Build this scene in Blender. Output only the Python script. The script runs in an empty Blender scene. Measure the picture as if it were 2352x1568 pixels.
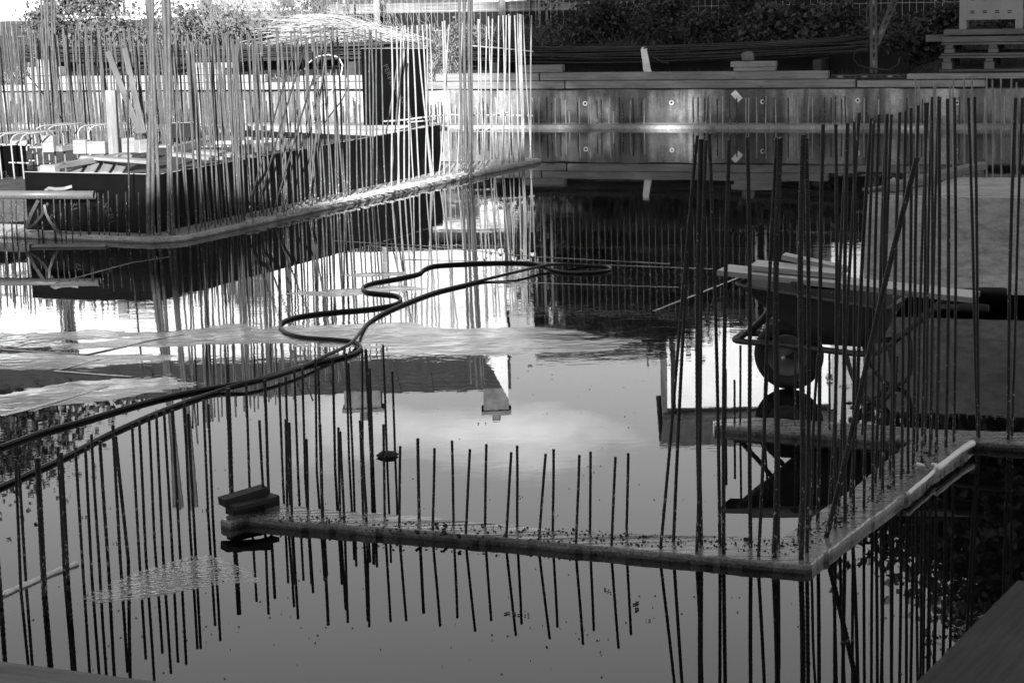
import bpy, bmesh, math, random
from mathutils import Vector, Matrix, noise, Quaternion
from mathutils.geometry import tessellate_polygon

random.seed(7)
S = bpy.context.scene
COL = S.collection
rad = math.radians

# ------------------------------------------------------------------ camera
EYE = 2.35                       # eye height above the water level
FOC = 4800.0                     # focal length in units of a 2352 wide picture
PITCH = math.atan(884.0 / 4800.0)
ROLL = 0.025
c_, s_ = math.cos(PITCH), math.sin(PITCH)
cr, sr = math.cos(ROLL), math.sin(ROLL)
right0, up0, fwd = Vector((1, 0, 0)), Vector((0, s_, c_)), Vector((0, c_, -s_))
CR = right0 * cr - up0 * sr
CU = up0 * cr + right0 * sr
cam_d = bpy.data.cameras.new('camera')
cam = bpy.data.objects.new('camera', cam_d)
COL.objects.link(cam)
cam_d.sensor_width = 36.0
cam_d.lens = FOC / 2352.0 * 36.0
cam_d.clip_start = 0.1
cam_d.clip_end = 2000.0
m = Matrix((CR, CU, -fwd)).transposed().to_4x4()
m.translation = (0, 0, EYE)
cam.matrix_world = m
S.camera = cam

# ------------------------------------------------------------------ world, sun
SUN_EL, SUN_AZ = rad(21.0), rad(2.5)
w = bpy.data.worlds.new('World')
S.world = w
w.use_nodes = True
nt = w.node_tree
nt.nodes.clear()
N = nt.nodes.new
L = nt.links.new
out = N('ShaderNodeOutputWorld'); bg = N('ShaderNodeBackground')
sky = N('ShaderNodeTexSky'); sky.sky_type = 'NISHITA'; sky.sun_disc = False
sky.sun_elevation = SUN_EL; sky.sun_rotation = math.pi + SUN_AZ
sky.air_density = 1.0; sky.dust_density = 0.8
bw = N('ShaderNodeRGBToBW'); L(sky.outputs[0], bw.inputs[0])
tc = N('ShaderNodeTexCoord'); mp = N('ShaderNodeMapping'); mp.inputs['Scale'].default_value = (1, 1, 2.6)
mp.inputs['Location'].default_value = (0.35, 0.2, 0.1)
L(tc.outputs['Generated'], mp.inputs[0])
nz = N('ShaderNodeTexNoise'); nz.inputs['Scale'].default_value = 3.2; nz.inputs['Detail'].default_value = 9; nz.inputs['Roughness'].default_value = .52
L(mp.outputs[0], nz.inputs[0])
rp = N('ShaderNodeMapRange'); rp.inputs[1].default_value = .54; rp.inputs[2].default_value = .68
L(nz.outputs[0], rp.inputs[0])
mxv = N('ShaderNodeMath'); mxv.operation = 'MULTIPLY_ADD'; mxv.inputs[1].default_value = 1.9; mxv.inputs[2].default_value = 1.0
L(rp.outputs[0], mxv.inputs[0])
mul = N('ShaderNodeMath'); mul.operation = 'MULTIPLY'
L(bw.outputs[0], mul.inputs[0]); L(mxv.outputs[0], mul.inputs[1])
L(mul.outputs[0], bg.inputs['Color']); bg.inputs['Strength'].default_value = 0.075
L(bg.outputs[0], out.inputs[0])

sd = bpy.data.lights.new('sun', 'SUN'); so = bpy.data.objects.new('sun', sd); COL.objects.link(so)
sd.energy = 5.0; sd.angle = rad(0.5); sd.color = (1, 1, 1)
to_sun = Vector((-math.sin(SUN_AZ) * math.cos(SUN_EL), -math.cos(SUN_AZ) * math.cos(SUN_EL), math.sin(SUN_EL)))
so.rotation_euler = to_sun.to_track_quat('Z', 'Y').to_euler()

S.view_settings.view_transform = 'Standard'
try: S.view_settings.look = 'None'
except Exception: pass
S.view_settings.exposure = 1.9
S.view_settings.gamma = 1.0
S.view_settings.use_curve_mapping = False

# ------------------------------------------------------------------ survey helpers
def ray(x, y):
    return fwd + CR * ((x - 1176) / FOC) - CU * ((y - 784) / FOC)
def lev(x, y, z=0.0):            # the place seen at (x, y) of the survey picture that lies at height z
    d = ray(x, y); t = (z - EYE) / d.z
    return Vector((d.x * t, d.y * t, z))
def dep(x, y, Y):                # the place seen at (x, y) that lies Y metres ahead
    d = ray(x, y); t = Y / d.y
    return Vector((d.x * t, Y, EYE + d.z * t))

AX = Vector((.915, -.404, 0)); BX = Vector((.404, .915, 0))   # the two directions of the building grid

# ------------------------------------------------------------------ materials
def base_mat(name):
    mt = bpy.data.materials.new(name); mt.use_nodes = True
    n = mt.node_tree
    return mt, n, n.nodes['Principled BSDF']
def g3(v): return (v, v, v, 1)
def ramp2(n, src, lo, hi, a, b):
    r = n.nodes.new('ShaderNodeMapRange')
    r.inputs[1].default_value = lo; r.inputs[2].default_value = hi
    r.inputs[3].default_value = a; r.inputs[4].default_value = b
    n.links.new(src, r.inputs[0]); return r.outputs[0]
def noise_node(n, vec, scale, detail=6, rough=.6, dist=0):
    t = n.nodes.new('ShaderNodeTexNoise')
    t.inputs['Scale'].default_value = scale; t.inputs['Detail'].default_value = detail
    t.inputs['Roughness'].default_value = rough; t.inputs['Distortion'].default_value = dist
    if vec is not None: n.links.new(vec, t.inputs['Vector'])
    return t.outputs[0]
def coords(n, kind='Object', scale=(1, 1, 1)):
    t = n.nodes.new('ShaderNodeTexCoord')
    if kind == 'World':
        t = n.nodes.new('ShaderNodeNewGeometry'); o = t.outputs['Position']
    else: o = t.outputs[kind]
    p = n.nodes.new('ShaderNodeMapping'); p.inputs['Scale'].default_value = scale
    n.links.new(o, p.inputs[0]); return p.outputs[0]
def mth(n, op, a, b=None):
    k = n.nodes.new('ShaderNodeMath'); k.operation = op
    for i, v in enumerate((a, b)):
        if v is None: continue
        if isinstance(v, (int, float)): k.inputs[i].default_value = v
        else: n.links.new(v, k.inputs[i])
    return k.outputs[0]
def bump(n, bsdf, h, strength, dist):
    b = n.nodes.new('ShaderNodeBump'); b.inputs['Strength'].default_value = strength; b.inputs['Distance'].default_value = dist
    n.links.new(h, b.inputs['Height']); n.links.new(b.outputs[0], bsdf.inputs['Normal'])

def rough_mat(name, lo, hi, rough=.8, scale=4, det=8, bmp=.3, bd=.01, kind='World', stretch=(1, 1, 1), metal=0, spec=.22, fine=None, splash=None):
    mt, n, b = base_mat(name)
    v = coords(n, kind, stretch)
    a = noise_node(n, v, scale, det)
    col = ramp2(n, a, .3, .7, lo, hi)
    if fine:
        f = noise_node(n, v, fine, 5, .7)
        col = mth(n, 'MULTIPLY', col, ramp2(n, f, .3, .7, .6, 1.35))
    if splash:
        k = mth(n, 'GREATER_THAN', noise_node(n, v, 17, 6, .72), splash)
        mx = n.nodes.new('ShaderNodeMix'); mx.data_type = 'FLOAT'
        n.links.new(k, mx.inputs[0]); n.links.new(col, mx.inputs[2]); mx.inputs[3].default_value = .26
        col = mx.outputs[0]
    n.links.new(col, b.inputs['Base Color'])
    b.inputs['Roughness'].default_value = rough; b.inputs['Metallic'].default_value = metal
    b.inputs['Specular IOR Level'].default_value = spec
    if bmp:
        h = noise_node(n, v, scale * 6, 6, .65)
        bump(n, b, h, bmp, bd)
    return mt

def wood_mat(name, lo, hi, rough=.7):
    mt, n, b = base_mat(name)
    v = coords(n, 'Object', (1.2, 22, 22))
    a = noise_node(n, v, 2.2, 7, .62, .6)
    col = ramp2(n, a, .25, .75, lo, hi)
    big = noise_node(n, coords(n, 'Object', (1.6, 3, 3)), 1.4, 4, .6)
    col = mth(n, 'MULTIPLY', col, ramp2(n, big, .3, .7, .72, 1.2))
    vo = n.nodes.new('ShaderNodeTexVoronoi'); vo.inputs['Scale'].default_value = 3.1
    n.links.new(coords(n, 'Object', (1, 3.0, 3.0)), vo.inputs['Vector'])
    col = mth(n, 'MULTIPLY', col, ramp2(n, vo.outputs['Distance'], .05, .13, .42, 1.0))
    n.links.new(col, b.inputs['Base Color'])
    b.inputs['Roughness'].default_value = rough; b.inputs['Specular IOR Level'].default_value = .2
    bump(n, b, a, .35, .004)
    return mt

def steel_bar_mat(name, lo, hi):
    mt, n, b = base_mat(name)
    p = coords(n, 'World', (1, 1, .35))
    a = noise_node(n, p, 26, 5, .7)
    col = ramp2(n, a, .3, .7, lo, hi)
    s = noise_node(n, coords(n, 'World', (1, 1, .5)), 90, 3, .6)         # mortar splashes, thickest low down
    pos = n.nodes.new('ShaderNodeNewGeometry'); sep = n.nodes.new('ShaderNodeSeparateXYZ')
    n.links.new(pos.outputs['Position'], sep.inputs[0])
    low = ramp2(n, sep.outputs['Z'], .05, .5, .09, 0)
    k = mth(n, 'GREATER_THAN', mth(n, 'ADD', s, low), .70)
    mx = n.nodes.new('ShaderNodeMix'); mx.data_type = 'FLOAT'
    n.links.new(k, mx.inputs[0]); n.links.new(col, mx.inputs[2]); mx.inputs[3].default_value = .34
    n.links.new(mx.outputs[0], b.inputs['Base Color'])
    b.inputs['Roughness'].default_value = .5; b.inputs['Specular IOR Level'].default_value = .3
    wv = n.nodes.new('ShaderNodeTexWave'); wv.bands_direction = 'Z'; wv.inputs['Scale'].default_value = 40
    n.links.new(coords(n, 'World', (1, 1, 1)), wv.inputs['Vector'])
    bump(n, b, wv.outputs['Fac'], .6, .003)
    return mt

M = {}
M['bar'] = steel_bar_mat('shaded_rusty_rebar', .005, .032)  # dark copy for bars in the shade
M['bar_mid'] = steel_bar_mat('sunlit_rebar', .03, .085)  # lit copy of the bar steel, sunlight put into the colour
M['bar_light'] = steel_bar_mat('bright_sunlit_rebar', .13, .28)  # brightest lit copy, for bars meant to look sunlit
M['concrete'] = rough_mat('concrete', .12, .24, .75, 3, 9, .35, .01, fine=28)
M['pale_concrete'] = rough_mat('pale_concrete', .24, .44, .8, 2.2, 9, .3, .01, fine=24)
M['wood'] = wood_mat('pale_timber', .12, .23)
M['wood_dull'] = wood_mat('weathered_timber', .08, .18)
M['pallet'] = wood_mat('pallet_timber', .04, .09)
M['wood_dark'] = wood_mat('dark_timber', .015, .045)
M['ply'] = rough_mat('plywood', .22, .36, .6, 1.8, 9, .03, .003, 'Object', (1, 2.2, 2.2), fine=14, splash=.74)
M['ply_edge'] = wood_mat('plywood_edge', .10, .26)
M['film'] = rough_mat('black_film_plywood', .001, .003, .3, 3, 5, .05, .002, 'Object', spec=.12)
M['print'] = rough_mat('grey_print', .014, .026, .5, 8, 3, 0, .01, 'Object')
M['ink'] = rough_mat('dark_ink', .03, .05, .6, 8, 3, 0, .01, 'Object')
M['pipe'] = rough_mat('grey_plastic_pipe', .06, .085, .42, 3, 3, 0, .01, 'Object')
M['hose'] = rough_mat('black_rubber', .008, .018, .38, 8, 4, .1, .002)
M['rubber'] = rough_mat('tyre_rubber', .010, .02, .7, 30, 4, .3, .004, 'Object')
M['paint'] = rough_mat('barrow_paint', .022, .042, .45, 5, 7, .08, .003, 'Object', spec=.4, splash=.66)
M['rim'] = rough_mat('rim_paint', .06, .10, .5, 9, 7, .1, .003, 'Object')
M['dark_steel'] = rough_mat('dark_steel', .025, .055, .5, 10, 6, .2, .004, 'Object', metal=.3)
M['steel'] = rough_mat('galvanised_steel', .35, .5, .45, 8, 5, .05, .003, 'Object', metal=.5)
M['foam'] = rough_mat('white_foam', .75, .9, .9, 9, 6, .6, .01)
M['cloth'] = rough_mat('pale_strap', .4, .6, .8, 14, 5, .3, .01)
M['crate'] = rough_mat('grey_plastic_crate', .12, .18, .5, 3, 6, .04, .003)
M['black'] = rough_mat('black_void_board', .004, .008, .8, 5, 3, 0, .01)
M['soil'] = rough_mat('soil', .02, .06, .95, 5, 9, .8, .04, fine=30)
M['leaf'] = rough_mat('bramble_leaf', .03, .08, .5, 12, 4, 0, .01)
M['leaf_dark'] = rough_mat('ivy_leaf', .012, .04, .42, 10, 4, 0, .01)
M['leaf_pale'] = rough_mat('pale_leaf', .035, .11, .6, 8, 4, 0, .01)
M['straw'] = rough_mat('dry_straw', .12, .27, .8, 6, 4, 0, .01)
M['bark'] = rough_mat('bark', .04, .1, .9, 12, 7, .8, .02)
M['render'] = rough_mat('white_render', .42, .54, .85, 1.5, 6, .1, .005)
M['slate'] = rough_mat('slate', .015, .04, .7, 6, 6, .3, .01, fine=22)
M['tile'] = rough_mat('clay_tile', .02, .045, .8, 5, 6, .3, .01)
M['stone'] = rough_mat('chimney_stone', .06, .13, .9, 7, 7, .6, .02)
M['glass'] = rough_mat('window_glass', .01, .02, .06, 2, 2, 0, .01, spec=.5)
M['mortar'] = rough_mat('mortar_crumbs', .25, .45, .9, 40, 5, .5, .01)

def wall_mat():
    mt, n, b = base_mat('cast_wall')
    v = coords(n, 'World', (1, 1, 1))
    a = ramp2(n, noise_node(n, v, 1.3, 9, .65), .3, .7, .13, .30)
    st = noise_node(n, coords(n, 'World', (1, 1, .12)), 3.2, 6, .7)       # water runs
    a = mth(n, 'MULTIPLY', a, ramp2(n, st, .40, .60, .30, 1.1))
    st2 = noise_node(n, coords(n, 'World', (1, 1, .3)), 1.25, 7, .62, .3)
    a = mth(n, 'MULTIPLY', a, ramp2(n, st2, .44, .56, .38, 1.1))
    a = mth(n, 'MULTIPLY', a, ramp2(n, noise_node(n, v, 24, 6, .7), .3, .7, .65, 1.3))
    vo = n.nodes.new('ShaderNodeTexVoronoi'); vo.inputs['Scale'].default_value = 13
    n.links.new(v, vo.inputs['Vector'])
    a = mth(n, 'MULTIPLY', a, ramp2(n, vo.outputs['Distance'], .04, .1, .35, 1))
    pos = n.nodes.new('ShaderNodeNewGeometry'); sep = n.nodes.new('ShaderNodeSeparateXYZ'); n.links.new(pos.outputs['Position'], sep.inputs[0])
    a = mth(n, 'MULTIPLY', a, ramp2(n, mth(n, 'ADD', sep.outputs['Z'], ramp2(n, noise_node(n, v, 2.5, 5), .3, .7, -.08, .08)), .08, .2, .5, 1))
    n.links.new(a, b.inputs['Base Color']); b.inputs['Roughness'].default_value = .7
    bump(n, b, noise_node(n, v, 9, 8, .7), .3, .01)
    return mt
M['wall'] = wall_mat()

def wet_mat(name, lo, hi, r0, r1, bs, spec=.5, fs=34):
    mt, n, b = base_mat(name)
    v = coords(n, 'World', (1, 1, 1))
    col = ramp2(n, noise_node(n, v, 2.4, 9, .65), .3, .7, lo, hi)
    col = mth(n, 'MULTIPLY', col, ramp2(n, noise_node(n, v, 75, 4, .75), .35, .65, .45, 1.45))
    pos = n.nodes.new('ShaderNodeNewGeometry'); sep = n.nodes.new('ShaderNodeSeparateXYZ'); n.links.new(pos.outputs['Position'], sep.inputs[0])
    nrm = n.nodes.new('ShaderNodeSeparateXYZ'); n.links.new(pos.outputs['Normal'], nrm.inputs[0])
    line = ramp2(n, mth(n, 'ADD', sep.outputs['Z'], ramp2(n, noise_node(n, v, 7, 4), .3, .7, -.007, .007)), .010, .017, .32, 1)      # low side faces darkened, shade and dark mirroring put into the colour
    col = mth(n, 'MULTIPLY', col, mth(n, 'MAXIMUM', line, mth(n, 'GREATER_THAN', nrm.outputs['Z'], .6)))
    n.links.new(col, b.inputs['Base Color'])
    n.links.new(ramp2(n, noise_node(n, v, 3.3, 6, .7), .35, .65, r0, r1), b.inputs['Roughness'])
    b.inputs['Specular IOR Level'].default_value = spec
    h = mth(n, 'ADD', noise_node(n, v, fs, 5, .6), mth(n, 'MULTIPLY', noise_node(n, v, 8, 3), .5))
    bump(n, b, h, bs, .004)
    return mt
M['wet'] = wet_mat('wet_slab', .08, .24, .05, .34, .5)
M['side_shaded'] = wet_mat('side_shaded_concrete', .17, .36, .45, .75, .4)  # pale concrete with shade painted on its low side faces
M['wet_film'] = wet_mat('wet_floor_film', .03, .13, .05, .24, .12, fs=60)
M['wet_shelf'] = wet_mat('drowned_slab', .04, .09, .05, .14, .08, fs=110)

def water_mat():
    mt = bpy.data.materials.new('water'); mt.use_nodes = True
    n = mt.node_tree; n.nodes.clear()
    o = n.nodes.new('ShaderNodeOutputMaterial')
    v = coords(n, 'World', (1, 1, 1))
    gl = n.nodes.new('ShaderNodeBsdfGlossy'); gl.inputs['Roughness'].default_value = 0.0
    gl.inputs['Color'].default_value = g3(1)
    tr = n.nodes.new('ShaderNodeBsdfTransparent'); tr.inputs['Color'].default_value = g3(.5)
    fr = n.nodes.new('ShaderNodeFresnel'); fr.inputs['IOR'].default_value = 1.33
    mx = n.nodes.new('ShaderNodeMixShader')
    n.links.new(fr.outputs[0], mx.inputs[0]); n.links.new(tr.outputs[0], mx.inputs[1]); n.links.new(gl.outputs[0], mx.inputs[2])
    # breeze: calm near the bank, ruffled in lanes farther out
    sep = n.nodes.new('ShaderNodeSeparateXYZ'); n.links.new(v, sep.inputs[0])
    lane = ramp2(n, noise_node(n, coords(n, 'World', (.22, .5, 1)), 1.0, 3, .5), .42, .62, .10, 1.0)
    far = ramp2(n, sep.outputs['Y'], 8.5, 13.0, .10, 1.0)
    farther = ramp2(n, sep.outputs['Y'], 17.0, 24.0, 1.0, .22)
    amp = mth(n, 'MULTIPLY', mth(n, 'MULTIPLY', lane, far), farther)
    h = mth(n, 'ADD', noise_node(n, coords(n, 'World', (.8, 1.3, 1)), 5.5, 3, .5), mth(n, 'MULTIPLY', noise_node(n, coords(n, 'World', (.7, 1.5, 1)), 17, 2, .5), .28))
    h = mth(n, 'MULTIPLY', h, amp)
    b = n.nodes.new('ShaderNodeBump'); b.inputs['Strength'].default_value = 1.0; b.inputs['Distance'].default_value = .0008
    n.links.new(h, b.inputs['Height'])
    n.links.new(b.outputs[0], gl.inputs['Normal']); n.links.new(b.outputs[0], fr.inputs['Normal'])
    n.links.new(mx.outputs[0], o.inputs['Surface'])
    return mt
M['water'] = water_mat()

# ------------------------------------------------------------------ object helpers
def link(name, me, mat=None, parent=None):
    o = bpy.data.objects.new(name, me); COL.objects.link(o)
    if mat is not None and me is not None and len(me.materials) == 0: me.materials.append(mat)
    if parent is not None: o.parent = parent
    return o
def tag(o, label, cat, group=None):
    o['label'] = label; o['category'] = cat
    if group: o['group'] = group
    return o
def struct(o): o['kind'] = 'structure'; return o
def stuff(o): o['kind'] = 'stuff'; return o
def empty(name, loc=(0, 0, 0), label=None, cat=None, group=None):
    o = bpy.data.objects.new(name, None); COL.objects.link(o); o.location = loc
    o.empty_display_size = .2
    if label: tag(o, label, cat, group)
    return o
def mesh_from(name, verts, faces, smooth=False):
    me = bpy.data.meshes.new(name); me.from_pydata([tuple(v) for v in verts], [], faces); me.update()
    if smooth:
        for p in me.polygons: p.use_smooth = True
    return me
class MB:
    def __init__(s): s.v = []; s.f = []
    def add(s, v, f):
        b = len(s.v); s.v += [tuple(x) for x in v]; s.f += [tuple(i + b for i in q) for q in f]
    def box(s, c, d, rot=None):
        c = Vector(c); dx, dy, dz = d[0] / 2, d[1] / 2, d[2] / 2
        vs = [Vector((x, y, z)) for z in (-dz, dz) for y in (-dy, dy) for x in (-dx, dx)]
        if rot is not None: vs = [rot @ q for q in vs]
        s.add([c + q for q in vs], [(0, 2, 3, 1), (4, 5, 7, 6), (0, 1, 5, 4), (2, 6, 7, 3), (0, 4, 6, 2), (1, 3, 7, 5)])
    def tube(s, pts, r, sides=8, cap=True):
        pts = [Vector(p) for p in pts]; n = len(pts)
        rs = r if isinstance(r, (list, tuple)) else [r] * n
        rings = []; prev = None
        for i in range(n):
            t = (pts[min(i + 1, n - 1)] - pts[max(i - 1, 0)]).normalized()
            if prev is None:
                a = t.orthogonal().normalized()
            else:
                a = (prev - t * prev.dot(t)).normalized()
            prev = a; b2 = t.cross(a)
            rings.append([pts[i] + (a * math.cos(k * 2 * math.pi / sides) + b2 * math.sin(k * 2 * math.pi / sides)) * rs[i] for k in range(sides)])
        v = [q for rg in rings for q in rg]; f = []
        for i in range(n - 1):
            for k in range(sides):
                k2 = (k + 1) % sides
                f.append((i * sides + k, i * sides + k2, (i + 1) * sides + k2, (i + 1) * sides + k))
        if cap:
            f.append(tuple(range(sides))[::-1]); f.append(tuple((n - 1) * sides + k for k in range(sides)))
        s.add(v, f)
    def mesh(s, name, smooth=False): return mesh_from(name, s.v, s.f, smooth)
    def build(s, name, mat, parent=None, smooth=False): return link(name, s.mesh(name, smooth), mat, parent)

def bevel_box_mesh(name, L_, W_, H_, bev=.006, x0=0.0):
    bm = bmesh.new(); bmesh.ops.create_cube(bm, size=1)
    for v in bm.verts: v.co = Vector(((v.co.x + .5) * L_ + x0, v.co.y * W_, (v.co.z + .5) * H_))
    b = min(bev, W_ * .2, H_ * .2)
    bmesh.ops.bevel(bm, geom=bm.edges[:], offset=b, segments=1, affect='EDGES')
    me = bpy.data.meshes.new(name); bm.to_mesh(me); bm.free(); return me
def frame_mtx(p, q, up=Vector((0, 0, 1))):
    x = (q - p).normalized(); y = up.cross(x).normalized(); z = x.cross(y)
    mt = Matrix((x, y, z)).transposed().to_4x4(); mt.translation = p; return mt
def beam(name, p, q, W_, H_, mat, parent=None, bev=.006, up=Vector((0, 0, 1))):
    p, q = Vector(p), Vector(q)
    me = bevel_box_mesh(name, (q - p).length, W_, H_, bev)
    o = link(name, me, M[mat] if isinstance(mat, str) else mat, parent)
    o.matrix_world = frame_mtx(p, q, up)
    return o

BARS = {}
def bar_mesh(mat, long_):
    k = (mat, long_, random.randrange(5))
    if k not in BARS:                                  # a ribbed bar of unit length and radius, slightly bent
        a = random.uniform(0, 6.28); f_ = 1.0 if long_ else .22
        w1 = random.uniform(-1.6, 1.6) * f_; w2 = random.uniform(-.8, .8) * f_
        nr = 90 if long_ else 28; v, f = [], []
        for r_ in range(2 * nr + 1):
            t = r_ / (2 * nr); o = w1 * math.sin(t * 3.1) + w2 * math.sin(t * 7); rr_ = 1.09 if r_ % 2 else .93
            for q in range(6): v.append((math.cos(a) * o + rr_ * math.cos(q * math.pi / 3), math.sin(a) * o + rr_ * math.sin(q * math.pi / 3), t))
        for r_ in range(2 * nr):
            for q in range(6): f.append((r_ * 6 + q, r_ * 6 + (q + 1) % 6, r_ * 6 + 6 + (q + 1) % 6, r_ * 6 + 6 + q))
        f += [tuple(range(6))[::-1], tuple(12 * nr + q for q in range(6))]
        me = mesh_from('rebar', v, f)
        for p in me.polygons: p.use_smooth = len(p.vertices) == 4
        me.materials.append(M[mat]); BARS[k] = me
    return BARS[k]
def rebar(parent, a, b, r, mat='bar', name='rebar'):
    a, b = Vector(a), Vector(b); d = b - a
    o = bpy.data.objects.new(name, bar_mesh(mat, d.length > .75)); COL.objects.link(o); o.parent = parent
    q = d.to_track_quat('Z', 'Y')
    o.matrix_world = Matrix.LocRotScale(a, q, (r, r, d.length))
    return o
def bar_px(parent, bx, by, tx, ty, r, z0, sink=.06, mat='bar', back=0.0):
    a = lev(bx, by, z0); b = dep(tx, ty, a.y + back)
    d = (b - a).normalized()
    return rebar(parent, a - d * sink, b, r, mat)

def slab(name, pts, z0, z1, mat, jit=.006, step=.12, bev=.012, parent=None, seed=1):
    rnd = random.Random(seed)
    ring = []
    n = len(pts)
    for i in range(n):
        a, b = Vector(pts[i][:2]), Vector(pts[(i + 1) % n][:2])
        k = max(1, int((b - a).length / step))
        for j in range(k):
            p = a.lerp(b, j / k)
            w_ = noise.noise(Vector((p.x * 5, p.y * 5, seed))) * jit + noise.noise(Vector((p.x * 19, p.y * 19, seed))) * jit * .45
            if rnd.random() < .02: w_ -= jit * .9
            t_ = (b - a).normalized(); p = p + Vector((-t_.y, t_.x)) * w_
            ring.append(p)
    area = sum(ring[i].x * ring[(i + 1) % len(ring)].y - ring[(i + 1) % len(ring)].x * ring[i].y for i in range(len(ring)))
    if area < 0: ring.reverse()
    k = len(ring)
    nrm = []
    for i in range(k):
        t = (ring[(i + 1) % k] - ring[i - 1]).normalized(); nrm.append(Vector((-t.y, t.x)))
    v = [Vector((p.x, p.y, z0)) for p in ring] + [Vector((p.x, p.y, z1 - bev)) for p in ring]
    v += [Vector((p.x + q.x * bev, p.y + q.y * bev, z1 + rnd.uniform(-.002, .002))) for p, q in zip(ring, nrm)]
    f = []
    for i in range(k):
        j = (i + 1) % k
        f.append((i, j, k + j, k + i)); f.append((k + i, k + j, 2 * k + j, 2 * k + i))
    bm = bmesh.new()
    bv = [bm.verts.new(q) for q in v]
    for q in f: bm.faces.new([bv[i] for i in q])
    for tri in tessellate_polygon([[Vector((v[2 * k + i].x, v[2 * k + i].y, 0)) for i in range(k)]]):
        try: bm.faces.new([bv[2 * k + i] for i in tri])
        except ValueError: pass
    bmesh.ops.recalc_face_normals(bm, faces=bm.faces[:])
    me = bpy.data.meshes.new(name); bm.to_mesh(me); bm.free()
    return link(name, me, M[mat], parent)

def text_mesh(body, size):
    cu = bpy.data.curves.new('lettering', 'FONT'); cu.body = body; cu.size = size; cu.resolution_u = 2
    ob = bpy.data.objects.new('lettering', cu); COL.objects.link(ob)
    bpy.context.view_layer.update()
    me = bpy.data.meshes.new_from_object(ob.evaluated_get(bpy.context.evaluated_depsgraph_get()))
    bpy.data.objects.remove(ob); return me

def scatter_leaves(mb, pts, size, rnd, flat=.0, aspect=.75):
    for p in pts:
        s = size * rnd.uniform(.6, 1.3)
        q = Quaternion(Vector((rnd.uniform(-1, 1), rnd.uniform(-1, 1), rnd.uniform(-1, 1) + flat)).normalized(), rnd.uniform(0, 6.28))
        a = q @ Vector((s, 0, 0)); b = q @ Vector((0, s * aspect * .5, 0)); c = q @ Vector((0, 0, s * .12))
        mb.add([p, p + a * .5 + b + c, p + a, p + a * .5 - b + c], [(0, 1, 2, 3)])

# ================================================================== THE SETTING
# ---- ground, pit floor, water
def wall_pt(X): return Vector((X, 31.8 - (X + 7.0) * .332, 0))
WD = Vector((1, -.332, 0)).normalized(); WN = Vector((.332, 1, 0)).normalized()   # along the wall, and away from the camera

gb = MB()
gb.add([(-400, -300, -.16), (400, -300, -.16), (400, 700, -.16), (-400, 700, -.16)], [(0, 1, 2, 3)])
struct(gb.build('ground', M['soil']))
fb = MB(); fb.add([(-22, 3.8, -.07), (18, 3.8, -.07), (18, 40, -.07), (-22, 40, -.07)], [(0, 1, 2, 3)])
struct(fb.build('pit_floor', rough_mat('drowned_concrete', .008, .02, .9, 1.5, 8, 0)))
wb = MB(); wb.add([(-22, 3.8, 0), (18, 3.8, 0), (18, 40, 0), (-22, 40, 0)], [(0, 1, 2, 3)])
struct(wb.build('water', M['water']))
# the near bank the camera stands on, and the sides
nb = MB(); nb.box((0, -146, .1), (700, 300, 1.2)); struct(nb.build('near_bank', M['soil']))
sb = MB(); sb.box((-122, 102, .1), (200, 196.4, 1.3)); sb.box((118, 102, .1), (200, 196.2, 1.32)); struct(sb.build('side_bank', M['soil']))

# ---- far bank rising behind the wall
def bank_h(t):      # t = metres behind the wall face
    if t < .3: return .45
    if t < 1.2: return .45 + (t - .3) * .22
    if t < 3.0: return .65 + (t - 1.2) * .32
    return 1.23 + min(t - 3.0, 40) * .012
bv, bf = [], []
ts = [.12, .4, .8, 1.2, 1.5, 1.8, 2.1, 2.4, 2.7, 3.0, 3.5, 4.5, 7, 12, 25, 60, 250]
xs = [-90, -40, -20] + [-15 + i * .35 for i in range(80)] + [18, 40, 90]
for t in ts:
    for X in xs:
        p = wall_pt(X) + WN * t
        z = bank_h(t) + (noise.noise(Vector((X * 1.3, t * 1.3, 0))) * .07 if .5 < t < 8 else 0)
        bv.append((p.x, p.y, z))
nx = len(xs)
for i in range(len(ts) - 1):
    for j in range(nx - 1):
        bf.append((i * nx + j, i * nx + j + 1, (i + 1) * nx + j + 1, (i + 1) * nx + j))
struct(link('far_bank', mesh_from('far_bank', bv, bf, True), M['soil']))

# ---- thin film of water over the uneven slab in the middle of the pit
def film_h(x, y):
    n1 = noise.fractal(Vector((x * .5 + 3, y * .8, 1.7)), 1.0, 2.0, 4)
    n2 = noise.fractal(Vector((x * 11, y * 20, 4.2)), .7, 2.0, 4)
    def lobe(cx, cy, rx, ry, k=0.0):
        return ((x - cx) / rx) ** 2 + ((y - cy - k * (x - cx)) / ry) ** 2
    d = min(lobe(-2.4, 13.25, 2.6, .62, -.22), lobe(-.35, 12.85, 1.15, .62, -.22), lobe(-2.55, 11.45, .95, .42, .5), lobe(-3.0, 12.5, 1.3, .34, .0), lobe(-1.25, 14.9, .75, .30), lobe(-.95, 15.7, .5, .16), lobe(-3.6, 12.2, 1.0, .2, .4))
    n3 = noise.fractal(Vector((x * 1.7, y * 3.4, 8.1)), .9, 2.0, 3)
    return .0030 - .0062 * d + .0026 * n3 + .0062 * n1 + .0013 * n2
fv, ff = [], []
nxx, nyy = 460, 340
for j in range(nyy):
    for i in range(nxx):
        x = -7.0 + i * 8.6 / (nxx - 1); y = 10.2 + j * 6.2 / (nyy - 1)
        fv.append((x, y, max(-.06, film_h(x, y))))
for j in range(nyy - 1):
    for i in range(nxx - 1):
        ff.append((j * nxx + i, j * nxx + i + 1, (j + 1) * nxx + i + 1, (j + 1) * nxx + i))
struct(link('wet_floor', mesh_from('wet_floor', fv, ff, True), M['wet_film']))
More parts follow.
